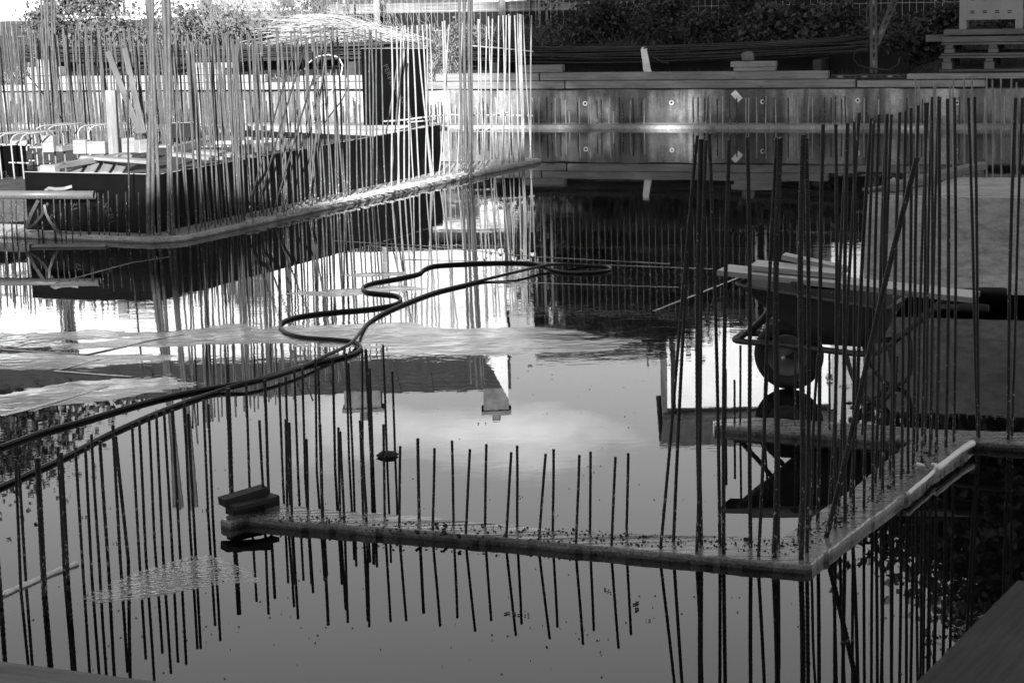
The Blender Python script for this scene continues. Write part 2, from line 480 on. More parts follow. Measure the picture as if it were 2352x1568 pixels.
# slab joints that just break the surface
def ridge(pts, wd, z1=.007, mat='wet'):
    mb = MB(); P_ = [lev(x, y) for x, y in pts]
    for a, b in zip(P_[:-1], P_[1:]):
        d = (b - a).normalized(); nn = Vector((-d.y, d.x, 0)) * wd / 2
        k = max(2, int((b - a).length / .08)); v = []; f = []
        for i in range(k + 1):
            p = a.lerp(b, i / k); ww = 1 + .5 * noise.noise(p * 5); zz = z1 * (1 + .9 * noise.noise(p * 3.1))
            v += [p - nn * ww + Vector((0, 0, -.05)), p - nn * ww * .8 + Vector((0, 0, zz)), p + nn * ww * .8 + Vector((0, 0, zz)), p + nn * ww + Vector((0, 0, -.05))]
        for i in range(k):
            for q in range(3): f.append((i * 4 + q, i * 4 + q + 1, (i + 1) * 4 + q + 1, (i + 1) * 4 + q))
        mb.add(v, f)
    return struct(mb.build('floor_joint', M[mat]))
ridge([(0, 956), (120, 925), (245, 888)], .05, .005)
ridge([(0, 803), (200, 815), (330, 786), (420, 768)], .03, .005)
ridge([(125, 853), (305, 866)], .03, .004)
ridge([(125, 853), (230, 826)], .02, .004)
ridge([(1500, 715), (1600, 676), (1735, 622)], .022, .0022)
ridge([(760, 553), (990, 566), (1230, 590), (1540, 606)], .02, .0018)
ridge([(930, 596), (1240, 603), (1640, 618)], .03, .0016)
ridge([(1080, 645), (1300, 652), (1560, 660)], .02, .0018)
ridge([(390, 590), (300, 604), (130, 650)], .02, .003)

# drowned shelves just under / at the surface
def sheet(name, pts, z, mat):
    return struct(slab(name, [lev(x, y, z) for x, y in pts], z - .05, z, mat, .01, .2, .004))
sheet('drowned_footing', [(-40, 1372), (177, 1290), (318, 1244), (510, 1153), (830, 1022), (945, 1022), (905, 1042), (640, 1140), (500, 1196), (307, 1297), (97, 1386), (-40, 1432)], -.012, 'concrete')
# the wet shelf whose rough skin blurs the reflections
sv = []; sf = []
poly = [lev(x, y, 0) for x, y in [(100, 1385), (231, 1329), (316, 1299), (439, 1262), (516, 1257), (615, 1288), (672, 1338), (557, 1345), (439, 1363), (293, 1392), (150, 1404)]]
cxy = sum((Vector((p.x, p.y)) for p in poly), Vector((0, 0))) / len(poly)
rings = 70; seg = 260
def poly_at(t):
    k = len(poly); u = t * k; i = int(u) % k; f_ = u - int(u)
    p = poly[i].lerp(poly[(i + 1) % k], f_); return Vector((p.x, p.y))
for r_ in range(rings + 1):
    for s2 in range(seg):
        e = poly_at(s2 / seg); p = cxy.lerp(e, r_ / rings * 1.12)
        q = r_ / rings
        z = .0004 - .0045 * max(0, q - .62) / .4 + .0011 * noise.fractal(Vector((p.x * 34, p.y * 60, 0)), .8, 2, 3) + .0008 * noise.noise(Vector((p.x * 4, p.y * 4, 0)))
        sv.append((p.x, p.y, z))
for r_ in range(rings):
    for s2 in range(seg):
        s3 = (s2 + 1) % seg
        sf.append((r_ * seg + s2, r_ * seg + s3, (r_ + 1) * seg + s3, (r_ + 1) * seg + s2))
struct(link('wet_shelf', mesh_from('wet_shelf', sv, sf, True), M['wet_shelf']))

# ================================================================== NEAR FOOTING WITH STARTER BARS
Z1 = .034
near = slab('concrete_footing', [lev(x, y, Z1) for x, y in [(508, 1192), (528, 1199), (560, 1188), (1148, 1233), (1845, 1297), (1863, 1294), (2237, 1014), (2420, 1025), (2420, 995), (2145, 985), (1891, 966), (1732, 957), (1638, 965), (1640, 977), (2098, 1007), (1948, 1127), (1796, 1233), (1366, 1224), (976, 1186), (752, 1170), (600, 1148), (560, 1160)]], -.07, Z1, 'wet', .010, .03, .006)
tag(near, 'wet L-shaped concrete footing nearest the camera, bristling with dark starter bars', 'footing')
R12 = .0062
z4 = lambda x, y: (976.2 + .29297 * x, 976.2 + .29297 * y)
z5 = lambda x, y: (1605.5 + .31738 * x, 918.7 + .31738 * y)
z3 = lambda x, y: (459.4 + .29297 * x, 803.9 + .29297 * y)
for t, b in [((75, 178), (62, 820)), ((212, 120), (225, 760)), ((352, 187), (320, 845)), ((481, 147), (471, 783)), ((676, 210), (637, 873)), ((723, 160), (724, 803)),
             ((946, 224), (895, 893)), ((1009, 186), (1003, 827)), ((1211, 232), (1185, 918)), ((1298, 205), (1293, 850)), ((1493, 247), (1462, 940)), ((1594, 218), (1580, 873))]:
    bx, by = z4(*b); tx, ty = z4(*t); bar_px(near, bx, by, tx, ty, R12, Z1)
for t, b in [((465, 548), (503, 1255)), ((672, 540), (685, 1222)), ((700, 567), (720, 1283)), ((835, 695), (848, 1243)), ((940, 577), (962, 1313)), ((1085, 605), (1098, 1265)),
             ((1098, 635), (1130, 1330)), ((1255, 550), (1280, 1280)), ((1268, 632), (1305, 1345)), ((1438, 580), (1448, 1300)), ((1569, 750), (1562, 1380)), ((1707, 690), (1718, 1320))]:
    bx, by = z3(*b); tx, ty = z3(*t); bar_px(near, bx, by, tx, ty, R12 if random.random() < .6 else .0074, Z1)
long_bars = [((1517, 1259), (1601, 311)), ((1547.5, 1243), (1597, 330)), ((1610, 1249), (1611, 319)), ((1599.4, 1267), (1620, 322)), ((1653, 1252), (1629, 307)), ((1662.6, 1271), (1675, 320)),
    ((1724.5, 1257), (1718, 315)), ((1742, 1277), (1783, 315)), ((1777, 1280), (1789, 316)), ((1838.8, 1284), (1842, 309)), ((1853, 1268), (1852, 317)), ((1878, 1198), (1889.6, 285)),
    ((1897.5, 1233), (2105, 360)), ((1919.7, 1214), (1920.5, 285)), ((1941.9, 1200), (1946.8, 282)), ((1961, 1182), (1962.6, 279)), ((1927.6, 1161), (1973.6, 259)), ((1953, 1142), (1999.7, 271)),
    ((1905, 1153), (1946, 292)), ((1984.8, 1166), (2007, 275)), ((2004.8, 1147), (2019, 263)), ((2010, 1109), (2035, 266)), ((2026, 1131), (2036, 262)), ((2021, 1100), (2046.7, 263)),
    ((2043.5, 1084), (2066, 262)), ((2053, 1111), (2067, 258)), ((2070.5, 1100), (2079.7, 254)), ((2086, 1087), (2093, 248)), ((2097, 1076), (2108.5, 242)), ((2116.5, 1061), (2125, 236)),
    ((2107, 1036), (2131, 236)), ((2135.5, 1047), (2140, 230)), ((2149.8, 1039), (2156, 228)), ((2124.4, 1023), (2140, 223)), ((2172, 1027), (2176, 227)), ((2190.4, 1012), (2192, 224)),
    ((2140, 1009), (2156, 222)), ((2246, 1000), (2224.5, 224)), ((2249, 1004), (2239, 222)), ((2316.4, 1008), (2333, 225)), ((2324, 1000), (2347.5, 225))]
for i, (b, t) in enumerate(long_bars):
    r = .0115 if i in (2, 8, 9, 12) else random.choice((.0068, .0074, .0085))
    bar_px(near, b[0], b[1], t[0], t[1], r, Z1)
for b, t in [((1834, 1228), (1839, 1160)), ((1858, 1214), (1878, 813)), ((1788, 1261), (1789, 1020)), ((1667, 966), (1667, 847)), ((1687, 971), (1687, 872)), ((1700, 966), (1700.7, 793)), ((1756, 976), (1764, 834)), ((1827, 979), (1826.7, 806)),
             ((1905, 984), (1905, 812)), ((1920, 974), (1920, 801)), ((1964, 987), (1964, 817)), ((1980, 996), (1992.7, 810)), ((2030, 1000), (2032, 864)), ((2053, 995), (2061.6, 817))]:
    bar_px(near, b[0], b[1], t[0], t[1], R12, Z1)
# drowned footing's own bars, standing in the open water on the left
drowned = bpy.data.objects['drowned_footing']
del drowned['kind']
tag(drowned, 'drowned concrete strip under the water at lower left with a double row of starter bars', 'footing')
left_bars = [((3, 1395), (-22, 1062), 1.5), ((48, 1356), (35.7, 1055), 1), ((60, 1342), (43, 1064), 1), ((102.5, 1367), (86, 1051), 1.9), ((148, 1315), (133, 1025), 1), ((157, 1335), (140, 1039), 1.3), ((190, 1299), (173, 1026), 1),
    ((211, 1324), (196, 1028), 1), ((228, 1283), (210, 997), 1), ((249, 1304), (229, 1012), 1.15), ((275, 1263), (259, 976), 1.1), ((294.5, 1286), (265, 1001), 1.2), ((318, 1245), (303, 971), 1), ((335, 1269), (320, 968), 1),
    ((354.5, 1230), (342, 954), 1), ((373.5, 1252), (359, 950), 1), ((394, 1235), (376.5, 943), 1), ((412, 1236), (395.5, 940), 1), ((436.5, 1210), (423, 924), 1), ((447, 1222), (432, 949), 1), ((478, 1180), (467, 918), 1), ((490, 1202), (478, 927), 1),
    ((533, 1153), (523.5, 891), 1.8), ((574, 1130), (565, 874), 1), ((617, 1125), (608, 871), 1.2), ((650, 1110), (641, 877), 1), ((664, 1105), (656, 864), 1), ((685, 1095), (676, 853), 1), ((701, 1095), (694, 844), 1), ((727.5, 1081), (724, 824), 1),
    ((737, 1085), (731, 843), 1), ((770, 1084), (764, 821), 1.1), ((802, 1050), (795, 811), 1), ((811, 1069), (800, 834), 1), ((833, 1048), (832, 800), 1), ((853, 1051), (840, 802), 1.4), ((857, 1075), (849, 845), 1.1), ((889, 1044), (880, 792), 1), ((907, 1030), (901, 852), 1)]
for b, t, k in left_bars:
    bar_px(drowned, b[0], b[1], t[0], t[1], R12 * k, 0.0, sink=.09)

# mortar crumbs on the footing
rnd = random.Random(3)
cb = MB()
for i in range(900):
    k = rnd.random()
    if k < .62:
        x = rnd.uniform(560, 1840); yb = 1172 + (x - 600) * .052; y = yb + rnd.uniform(6, 38) * (1 if x > 800 else .6)
    else:
        u = rnd.random(); x = 1830 + u * 330 + rnd.uniform(-25, 25); y = 1250 - u * 220 + rnd.uniform(-5, 15)
    p = lev(x, y, Z1); s = rnd.uniform(.001, .005) * (1 if rnd.random() < .93 else 2.2)
    q = Matrix.Rotation(rnd.uniform(0, 3), 3, Vector((rnd.random(), rnd.random(), 1)).normalized())
    cb.box((p.x, p.y, Z1 + s * .25), (s * 2, s * 1.4, s), q)
stuff(cb.build('mortar_crumb', M['soil'], near))

# ================================================================== LEFT FOOTING WITH FORMWORK
Z2 = .05
ledge = slab('formwork_footing', [lev(x, y, Z2) for x, y in [(-120, 528), (0, 532), (350, 546), (430, 540), (1080, 398), (1242, 364), (1190, 361), (1000, 380), (560, 480), (340, 520), (-120, 512)]], -.07, Z2, 'side_shaded', .014, .06, .010)
tag(ledge, 'pale concrete footing at left with a forest of tall rebars, sunlit far end', 'footing')
# front bars of the left face
for zx, ty in [(20, 395), (85, 385), (122, 392), (185, 388), (292, 390), (325, 385), (420, 375), (470, 395), (508, 380), (560, 392), (622, 385), (685, 388), (697, 395), (768, 335), (810, 342), (848, 320), (915, 347), (985, 330), (1085, 332)]:
    x = .29297 * zx; y = 344.5 + .29297 * ty
    bar_px(ledge, x + 3, 535 + x * .022, x, min(y, 462), .0075, Z2)
bar_px(ledge, 297, 542, 293, 172, .009, Z2)
# measured tall bars at the sunny end: (top) -> (foot)
zz2 = lambda x, y: (574.2 + .29297 * x, .29297 * y)
right_set = [((2205, 122), (2195, 1250)), ((2140, 118), (2205, 1252)), ((2120, 115), (2140, 1275)), ((2110, 112), (2128, 1275)), ((2095, 108), (2150, 1272)), ((2075, 120), (2110, 1280)), ((2037, 125), (2030, 1290)), ((2027, 112), (2065, 1282)),
    ((2010, 122), (1975, 1300)), ((1985, 122), (1990, 1292)), ((1950, 125), (1920, 1310)), ((1900, 148), (1885, 1312)), ((1868, 130), (1912, 1305)), ((1855, 210), (1835, 1335)), ((1800, 152), (1832, 1340)), ((1790, 152), (1780, 1350)), ((1665, 180), (1622, 1362)), ((1720, 165), (1690, 1362)),
    ((1558, 195), (1480, 1382)), ((1525, 165), (1565, 1372)), ((1510, 170), (1522, 1376)), ((1410, 190), (1437, 1386)), ((1388, 195), (1376, 1392)), ((1355, 195), (1420, 1390)), ((1308, 200), (1428, 1388)), ((1270, 200), (1325, 1402)), ((1238, 215), (1246, 1420)), ((1215, 200), (1280, 1412)), ((1200, 205), (1210, 1440)),
    ((1185, 240), (1160, 1450)), ((1150, 205), (1168, 1450)), ((1110, 205), (1110, 1480)), ((1170, 425), (1015, 1425)), ((1200, 380), (1100, 1460)), ((1027, 260), (1062, 1470)), ((988, 230), (992, 1500)), ((950, 235), (962, 1492)), ((935, 235), (950, 1500)), ((900, 230), (912, 1510)), ((850, 235), (886, 1530)), ((810, 235), (842, 1545)), ((760, 270), (782, 1545)), ((740, 265), (760, 1552))]
for t, b in right_set:
    bx, by = zz2(*b); tx, ty = zz2(*t); bar_px(ledge, bx, by - 3, tx, ty, random.choice((.0078, .0085, .0095)), Z2, mat='bar_light' if b[0] > 1100 else 'bar_mid')  # brighter copy towards the sunny end, sunlight put into the colour
for bx, by, tx, ty, r in [(1059, 396, 1054, -88, .016), (1069, 399, 1068, -92, .018), (1079, 399, 1080, -90, .019), (1084, 398, 1085, -84, .013),
                          (341, 540, 334, -92, .021), (350, 540, 341, -96, .019), (366, 541, 348, -90, .017), (388, 541, 372, -94, .021), (400, 541, 386, -88, .018), (412, 536, 404, 60, .009)]:
    bar_px(ledge, bx, by, tx, ty, r, Z2, mat='bar_mid')
# the rest of the two rows, set out along the footing
rnd = random.Random(11)
for row, off in ((0, -4), (1, -12)):
    u = 0.0
    while u < 1.0:
        x = 436 + u * (796 - 436); y = 541 - u * (541 - 459) + off
        L_ = 1.64 + rnd.uniform(-.07, .06)
        a = lev(x, y, Z2)
        lean = Vector((rnd.gauss(-.008, .014), rnd.gauss(0, .01), 1))
        if rnd.random() < .025: lean.x += .16
        rebar(ledge, a - Vector((0, 0, .05)), a + lean.normalized() * L_, rnd.choice((.0075, .0085, .0095)), 'bar_mid')
        u += rnd.uniform(.018, .050)
for tx, ty, bx, by in [(683, 95, 560, 505), (700, 110, 585, 500), (735, 130, 625, 490)]:
    bar_px(ledge, bx, by, tx, ty, .0085, Z2)
# the tied horizontal bars near the sunny end
for x0, y0, x1, y1, Y in [(880, 279, 1040, 263, 24.6), (1036, 264, 1224, 266, 24.9), (1050, 299, 1130, 298, 24.6), (935, 281, 1000, 278, 24.8), (1088, 262, 1110, 260, 24.7), (1150, 261, 1172, 259, 24.7)]:
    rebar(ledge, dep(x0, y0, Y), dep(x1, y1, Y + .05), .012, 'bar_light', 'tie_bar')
# mortar crumbs along the footing
cb = MB()
for i in range(420):
    u = rnd.random(); x = 560 + u * 560; y = 511 - u * 121 + rnd.uniform(-7, 2)
    p = lev(x, y, Z2); s = rnd.uniform(.006, .022)
    cb.box((p.x, p.y, Z2 + s * .2), (s * 2, s * 1.5, s), Matrix.Rotation(rnd.uniform(0, 3), 3, 'Z'))
stuff(cb.build('mortar_crumb', M['mortar'], ledge))

# ---- black film-faced panels
def panel(name, label, p, q, h, mat, th=.021, cat='formwork panel', prints=0, edge='ply_edge', seed=1):
    p, q = Vector(p), Vector(q)
    root = empty('formwork_shutter', p, label, 'formwork')
    root.rotation_euler.z = math.atan2(q.y - p.y, q.x - p.x)
    Lh = (q - p).to_2d().length
    bpy.context.view_layer.update()
    sh = link('sheet', bevel_box_mesh('sheet', Lh, th, h, .002), M[mat], root)
    ed = link('top_edge', bevel_box_mesh('top_edge', Lh, th, .006, .001), M[edge], root); ed.location.z = h + .0005
    rr = random.Random(seed)
    for k in range(prints):
        me = text_mesh('PERI', .10); me.materials.append(M['print'])
        o = link('printed_mark', me, None, root)
        o.matrix_local = Matrix.Translation((.12 + (Lh - .35) * ((k * .618 + .1) % 1.0), -th / 2 - .002, .06 + (h - .2) * ((k * .37 + .2) % 1.0))) @ Matrix.Rotation(rad(90), 4, 'X') @ Matrix.Rotation(rad(-68 + rr.uniform(-4, 4)), 4, 'Z')
    return root
pA, pB = lev(66, 527, Z2), lev(350, 536, Z2)
panel('formwork_panel', 'black film-faced panel facing the camera behind the grey plastic pipe', pA, pB, .515, 'film', prints=3, seed=2)
pC = lev(1012, 392, Z2)
panel('formwork_panel', 'long black film-faced panel running away behind the rebar row', pB + Vector((.03, .03, 0)), pC, .50, 'film', prints=16, seed=3)
u0, u1 = dep(836, 276, 26.6), dep(985, 282, 26.1)
panel('formwork_panel', 'tall black film-faced panel standing upright before the sunlit wall', (u0.x, u0.y, -.02), (u1.x, u1.y, -.02), 1.27, 'film', prints=9, seed=4)
# far side of the box: pale panel with a stencilled size
q0, q1 = lev(455, 325, .2), lev(1000, 316, .2)
pp = panel('formwork_panel', 'pale sunlit panel on the far side of the formwork box with a stencilled number', q0, q1, .14, 'wood', prints=0)
me = text_mesh('A 290m', .10); me.materials.append(M['ink'])
tx = link('stencil', me, None, pp); tx.matrix_local = Matrix.Translation((1.25, -.0125, .03)) @ Matrix.Rotation(rad(90), 4, 'X')
b0, b1 = lev(388, 318, .4), lev(449, 316, .4)
panel('formwork_panel', 'small black board standing upright among the timbers in the box', b0, b1, .17, 'black')
# left far panel behind the stirrups
l0, l1 = lev(-60, 455, .1), lev(66, 445, .1)
panel('formwork_panel', 'black panel behind the bent stirrups at the left edge', l0, l1, .50, 'film', prints=2, seed=6)

# dark fill inside the box
fill = slab('formwork_fill', [lev(x, y, .28) for x, y in [(75, 445), (345, 452), (985, 340), (930, 318), (440, 322), (-80, 345), (-80, 440)]], .0, .28, 'soil', .02, .3, .02)
struct(fill)

# ---- timbers, blocks and boards inside the box: (x0,y0,x1,y1 of the lower front edge, height m, width m, level z)
def timber(label, a, b, h, wd, z, mat='wood', name='timber', cat='timber', z2=None):
    p, q = lev(a[0], a[1], z), lev(b[0], b[1], z if z2 is None else z2)
    o = beam(name, p, q, wd, h, mat); tag(o, label, cat); return o
ZI = .50
timber('long grey timber lying across the box behind the white end block', (92, 396), (292, 362), .055, .06, ZI, 'wood_dull')
timber('white square timber end with a bolt hole above the black panel', (98, 397), (132, 398), .075, .08, ZI + .002)
bh = MB(); bh.tube([lev(115, 388, 0), lev(115, 388, 0) + Vector((0, .01, 0))], .001, 6)
timber('short pale block with a knot, leftmost on the formwork', (29, 347), (66, 346), .11, .12, ZI)
timber('upright pale block behind the stirrup cage', (103, 349), (129, 349), .17, .11, ZI)
timber('striped pale block left of the tall post', (173, 353), (203, 353), .14, .10, ZI)
timber('wide pale block touching the tall post', (205, 353), (247, 353), .125, .11, ZI)
timber('low grey board between the upright blocks', (132, 349), (172, 343), .06, .12, ZI, 'wood_dull')
timber('pale block right of the tall post', (278, 352), (308, 350), .15, .10, ZI)
timber('squat pale block beside the thick corner bars', (315, 352), (345, 349), .13, .10, ZI)
po = beam('timber_post', lev(261, 356, ZI), lev(261, 356, ZI) + Vector((0, 0, .64)), .10, .10, 'wood_dull', up=Vector((0, 1, 0)))
tag(po, 'tall pale timber post standing among the rebars on the left', 'post')
timber('flat striped plank from the stirrups to the thick bars', (200, 365), (352, 376), .03, .16, ZI + .03)
timber('flat pale plank right of the thick corner bars', (398, 358), (500, 369), .035, .15, ZI - .06)
timber('flat pale plank reaching to the long panel', (455, 352), (572, 365), .035, .15, ZI - .07)
timber('grey waling timber left of the crossed rebars', (392, 355), (462, 336), .08, .07, ZI - .06, 'wood_dull')
timber('grey waling timber under the crossed rebars', (540, 356), (690, 340), .09, .07, ZI - .06, 'wood_dull')
timber('thin pale board on the waling timber', (495, 332), (650, 330), .04, .12, ZI - .02)
timber('sunlit rail running along the top of the far panel', (462, 300), (1012, 298), .055, .08, .345)
timber('pale board end lying on the far panel rail', (500, 305), (560, 303), .05, .10, .36)
timber('white board lying flat inside the far corner of the box', (470, 352), (545, 358), .03, .2, .42)
for i, (x, y) in enumerate([(172, 402), (205, 401), (238, 401), (270, 401)]):
    pr = beam('timber_wedge', lev(x, y + 6, .40), lev(x + 5, y - 3, .40) + Vector((.03, .3, .10)), .10, .05, 'wood')
    tag(pr, ['leftmost pale wedge under the long grey timber', 'second pale wedge from the left under the long grey timber', 'third pale wedge from the left under the long grey timber', 'pale wedge nearest the thick bars under the long grey timber'][i], 'wedge', 'wedges under the long timber')
# two leaning boards
for i, (x0, y0, x1, y1) in enumerate([(248, 120, 322, 300), (286, 112, 330, 300)]):
    a = lev(x1, y1 + 8, .48); t_ = dep(x0, y0, a.y + .6)
    o = beam('leaning_board', a, t_, .07, .022, 'pallet', up=Vector((0, -1, .2)))
    tag(o, ['grooved pale board leaning left among the rebars', 'smooth pale board leaning left beside the grooved one'][i], 'board')

# rear rows of bars behind the blocks
rear = slab('rear_footing', [lev(x, y, .30) for x, y in [(-90, 338), (570, 334), (570, 326), (-90, 330)]], .1, .30, 'concrete', .01, .3, .01)
tag(rear, 'pale footing strip behind the timber blocks carrying the rear rebar rows', 'footing')
rnd = random.Random(21)
x = -30
while x < 560:
    a = lev(x, rnd.choice((335, 332, 329)), .30)
    ln = rnd.uniform(1.22, 1.42) if x < 330 else rnd.uniform(1.1, 1.3)
    lean = Vector((rnd.gauss(-.02, .022), rnd.gauss(0, .02), 1)).normalized()
    rebar(rear, a - Vector((0, 0, .03)), a + lean * ln, rnd.choice((.0075, .0085, .01)), 'bar_mid')
    x += rnd.uniform(2.2, 5.6)
for bx, tx in [(116, 91), (120, 99), (124, 106), (131, 117), (135, 124)]:
    bar_px(rear, bx, 332, tx, -60, .014, .30, mat='bar_mid')
bar_px(rear, 176, 315, 58, 165, .008, .30)

# stirrup cage at the left edge
cage = empty('stirrup_cage', lev(40, 420, .1), 'cage of pale bent stirrups sticking up at the left edge', 'rebar cage')
bpy.context.view_layer.update()
for i, (x0, x1) in enumerate([(5, 9), (32, 38), (55, 60), (89, 92), (117, 120), (188, 191), (212, 215), (-18, -14)]):
    a = lev(x1, 452 if x0 < 60 else 428, .1); hgt = .62
    d = BX * .55 + Vector((.05, 0, 0))
    pts = [a, a + Vector((-.02, 0, hgt - .06)), a + Vector((-.01, .02, hgt - .02)) + d * .03, a + Vector((0, 0, hgt)) + d * .12, a + Vector((0, 0, hgt)) + d, a + Vector((0, 0, hgt - .05)) + d * 1.08, a + Vector((0, 0, .1)) + d * 1.1]
    mb = MB(); mb.tube([p - cage.location for p in pts], .009, 7); mb.build('stirrup', M['bar_light'], cage, True)
for zq, yy in [(.12, 0), (.33, 0), (.33, .25), (.5, .1), (.12, .35)]:
    a = lev(-40, 446, .1) + Vector((0, yy, zq)); b = lev(72, 450, .1) + Vector((0, yy, zq))
    mb = MB(); mb.tube([a - cage.location, b - cage.location], .008, 7); mb.build('tie_bar', M['bar_light'], cage, True)

# ---- plastic pipe with its print
pz = .36; pr_ = .038
pe = dep(217, 448, 18.25); ps = dep(-140, 447, 18.55)
pipe = empty('plastic_pipe', ps, 'grey plastic drain pipe with printed lettering lying across the short rebars', 'pipe')
pipe.matrix_world = frame_mtx(ps, pe); Lp = (pe - ps).length
bpy.context.view_layer.update()
seg = 28; v = []; f = []
for r_ in (pr_, pr_ * .90):
    for xx in (0, Lp):
        for k in range(seg): v.append((xx, r_ * math.cos(k * 2 * math.pi / seg), r_ * math.sin(k * 2 * math.pi / seg)))
for k in range(seg):
    k2 = (k + 1) % seg
    f += [(k, k2, seg + k2, seg + k), (2 * seg + k2, 2 * seg + k, 3 * seg + k, 3 * seg + k2), (seg + k, seg + k2, 3 * seg + k2, 3 * seg + k), (k2, k, 2 * seg + k, 2 * seg + k2)]
link('pipe_wall', mesh_from('pipe_wall', v, f, True), M['pipe'], pipe)
def pipe_text(body, size, x_end, wid):
    me = text_mesh(body, size)
    xs_ = [q.co.x for q in me.vertices]; w0, w1 = min(xs_), max(xs_)
    for q in me.vertices:
        a = (q.co.y - size * .35) / pr_ - .30
        xx = (q.co.x - w0) / (w1 - w0) * wid
        q.co = Vector((x_end + xx, -(pr_ + .0012) * math.cos(a), (pr_ + .0012) * math.sin(a)))
    me.materials.append(M['ink']); link('pipe_print', me, None, pipe)
sx = Lp / 357.0
for body, xa, xb in [('SOFTLINE', -3 - 30, 41), ('PROTEX SOFTLINE', 63, 173), ('PR', 197, 211)]:
    pipe_text(body, .026, (xa + 140) * sx, (xb - xa) * sx)
# curved offcuts by the pipe
def strip(label, pts, Y, wd, th, mat='wood_dull', name='curved_strip', cat='strip'):
    P_ = [dep(x, y, Y + i * .02) for i, (x, y) in enumerate(pts)]
    mb = MB(); v = []; f = []
    for i, p in enumerate(P_):
        t = (P_[min(i + 1, len(P_) - 1)] - P_[max(i - 1, 0)]).normalized(); n_ = t.cross(Vector((0, 1, 0))).normalized()
        for a, b in ((-1, -1), (1, -1), (1, 1), (-1, 1)): v.append(p + n_ * a * wd / 2 + Vector((0, 1, 0)) * b * th / 2)
    for i in range(len(P_) - 1):
        for k in range(4): f.append((i * 4 + k, i * 4 + (k + 1) % 4, (i + 1) * 4 + (k + 1) % 4, (i + 1) * 4 + k))
    f += [(0, 1, 2, 3), (4 * len(P_) - 1, 4 * len(P_) - 2, 4 * len(P_) - 3, 4 * len(P_) - 4)]
    mb.add(v, f); o = mb.build(name, M[mat]); tag(o, label, cat); return o
strip('bowed grey strip resting on top of the plastic pipe', [(104, 438), (112, 432), (128, 434), (147, 433), (165, 428), (181, 421)], 18.35, .026, .02)
strip('curved grey strip hanging below the pipe down to the ledge', [(102, 470), (106, 490), (116, 510), (128, 526), (140, 537)], 18.15, .022, .02)
strip('grey strip crossing down to the left under the pipe', [(110, 466), (95, 496), (78, 515), (62, 526)], 18.2, .022, .02, 'wood_dark')
strip('dark slat leaning left under the pipe', [(88, 460), (72, 490), (60, 524)], 18.25, .03, .02, 'wood_dark')
fp = beam('floating_plank', lev(76, 567, .0), lev(245, 566, .0), .10, .02, 'wood_dull'); tag(fp, 'narrow grey plank floating in the water below the left ledge', 'plank')

# ================================================================== FAR WALL
wall = empty('retaining_wall', (0, 0, 0), 'low stained concrete wall along the far side of the flooded pit', 'wall')
mb = MB(); v = []; f = []
xs = [-15 + i * .25 for i in range(117)]
for X in xs:
    p = wall_pt(X); zt = .500 + .022 * noise.noise(Vector((X * 2.1, 3, 1))) + .016 * noise.noise(Vector((X * 7, 1, 1)))
    q = p + WN * .25
    v += [(p.x, p.y, -.1), (p.x, p.y, zt - .01), (p.x + WN.x * .012, p.y + WN.y * .012, zt), (q.x, q.y, zt), (q.x, q.y, -.1)]
for i in range(len(xs) - 1):
    for k in range(4): f.append((i * 5 + k, i * 5 + 5 + k, i * 5 + 6 + k, i * 5 + 1 + k))
mb.add(v, f); mb.build('wall_body', M['wall'], wall)
mb = MB(); v = []; f = []
for X in xs:
    p = wall_pt(X) - WN * .002; q = p - WN * (.42 + .01 * noise.noise(Vector((X * 2, 0, 0))))
    v += [(p.x, p.y, .05), (q.x, q.y, .048), (q.x, q.y, -.1)]
for i in range(len(xs) - 1):
    for k in range(2): f.append((i * 3 + k, i * 3 + 1 + k, i * 3 + 4 + k, i * 3 + 3 + k))
mb.add(v, f); mb.build('wall_footing', M['concrete'], wall)
def wall_x(x, y=285): # X on the wall front for a survey x
    lo, hi = -15, 14
    for _ in range(40):
        mid = (lo + hi) / 2; p = wall_pt(mid)
        u = (p - Vector((0, 0, EYE))); k = u.dot(fwd); sx_ = 1176 + FOC * u.dot(CR) / k
        if sx_ < x: lo = mid
        else: hi = mid
    return lo
def wall_bar(x, ytop, ybot=284, r=.0095, off=.16, lean=0):
    X = wall_x(x); p = wall_pt(X) - WN * off; p.z = .05
    h = (ybot - ytop) / 166.0
    rebar(wall, p - Vector((0, 0, .04)), p + Vector((lean, 0, h)), r, 'bar_light' if random.random() < .45 else 'bar')
zr = lambda q: 1148.4 + .14649 * q
zs = lambda q: 1665.2 + .14649 * q
for q in [415, 585, 665, 793, 855, 920, 1000, 1090, 1272, 1298, 1447, 1478, 1580, 1648, 1752, 1930, 1990, 2087, 2145, 2257, 2303]: wall_bar(zr(q), 172.3 + .14649 * (350 + random.uniform(-10, 90)), lean=random.gauss(0, .01))
for q in [700, 1140, 1828]: wall_bar(zr(q), 172.3 + .14649 * 570)
for q in [1540, 1578, 1625, 1650, 1670, 1725, 1765]: wall_bar(1148.4 + .29297 * q, 223 + random.uniform(-2, 6), lean=random.gauss(0, .008))
for q in [5, 125, 225, 370, 405, 538, 650, 672, 805, 835, 1025, 1175, 1335, 1405, 1597, 1697, 1755, 1862, 1922, 2050, 2205, 2243]: wall_bar(zs(q), 172.3 + .14649 * (350 + random.uniform(-10, 40)), lean=random.gauss(0, .008))
for q in [1520]: wall_bar(zs(q), 253)
rnd = random.Random(5)
for x in range(2020, 2360, 24): wall_bar(x + rnd.uniform(-6, 6), 224 + rnd.uniform(0, 10), 285)
x = -30
while x < 1190:
    wall_bar(x, 226 + rnd.uniform(-5, 14), 283, lean=rnd.gauss(0, .008)); x += rnd.uniform(6, 22)
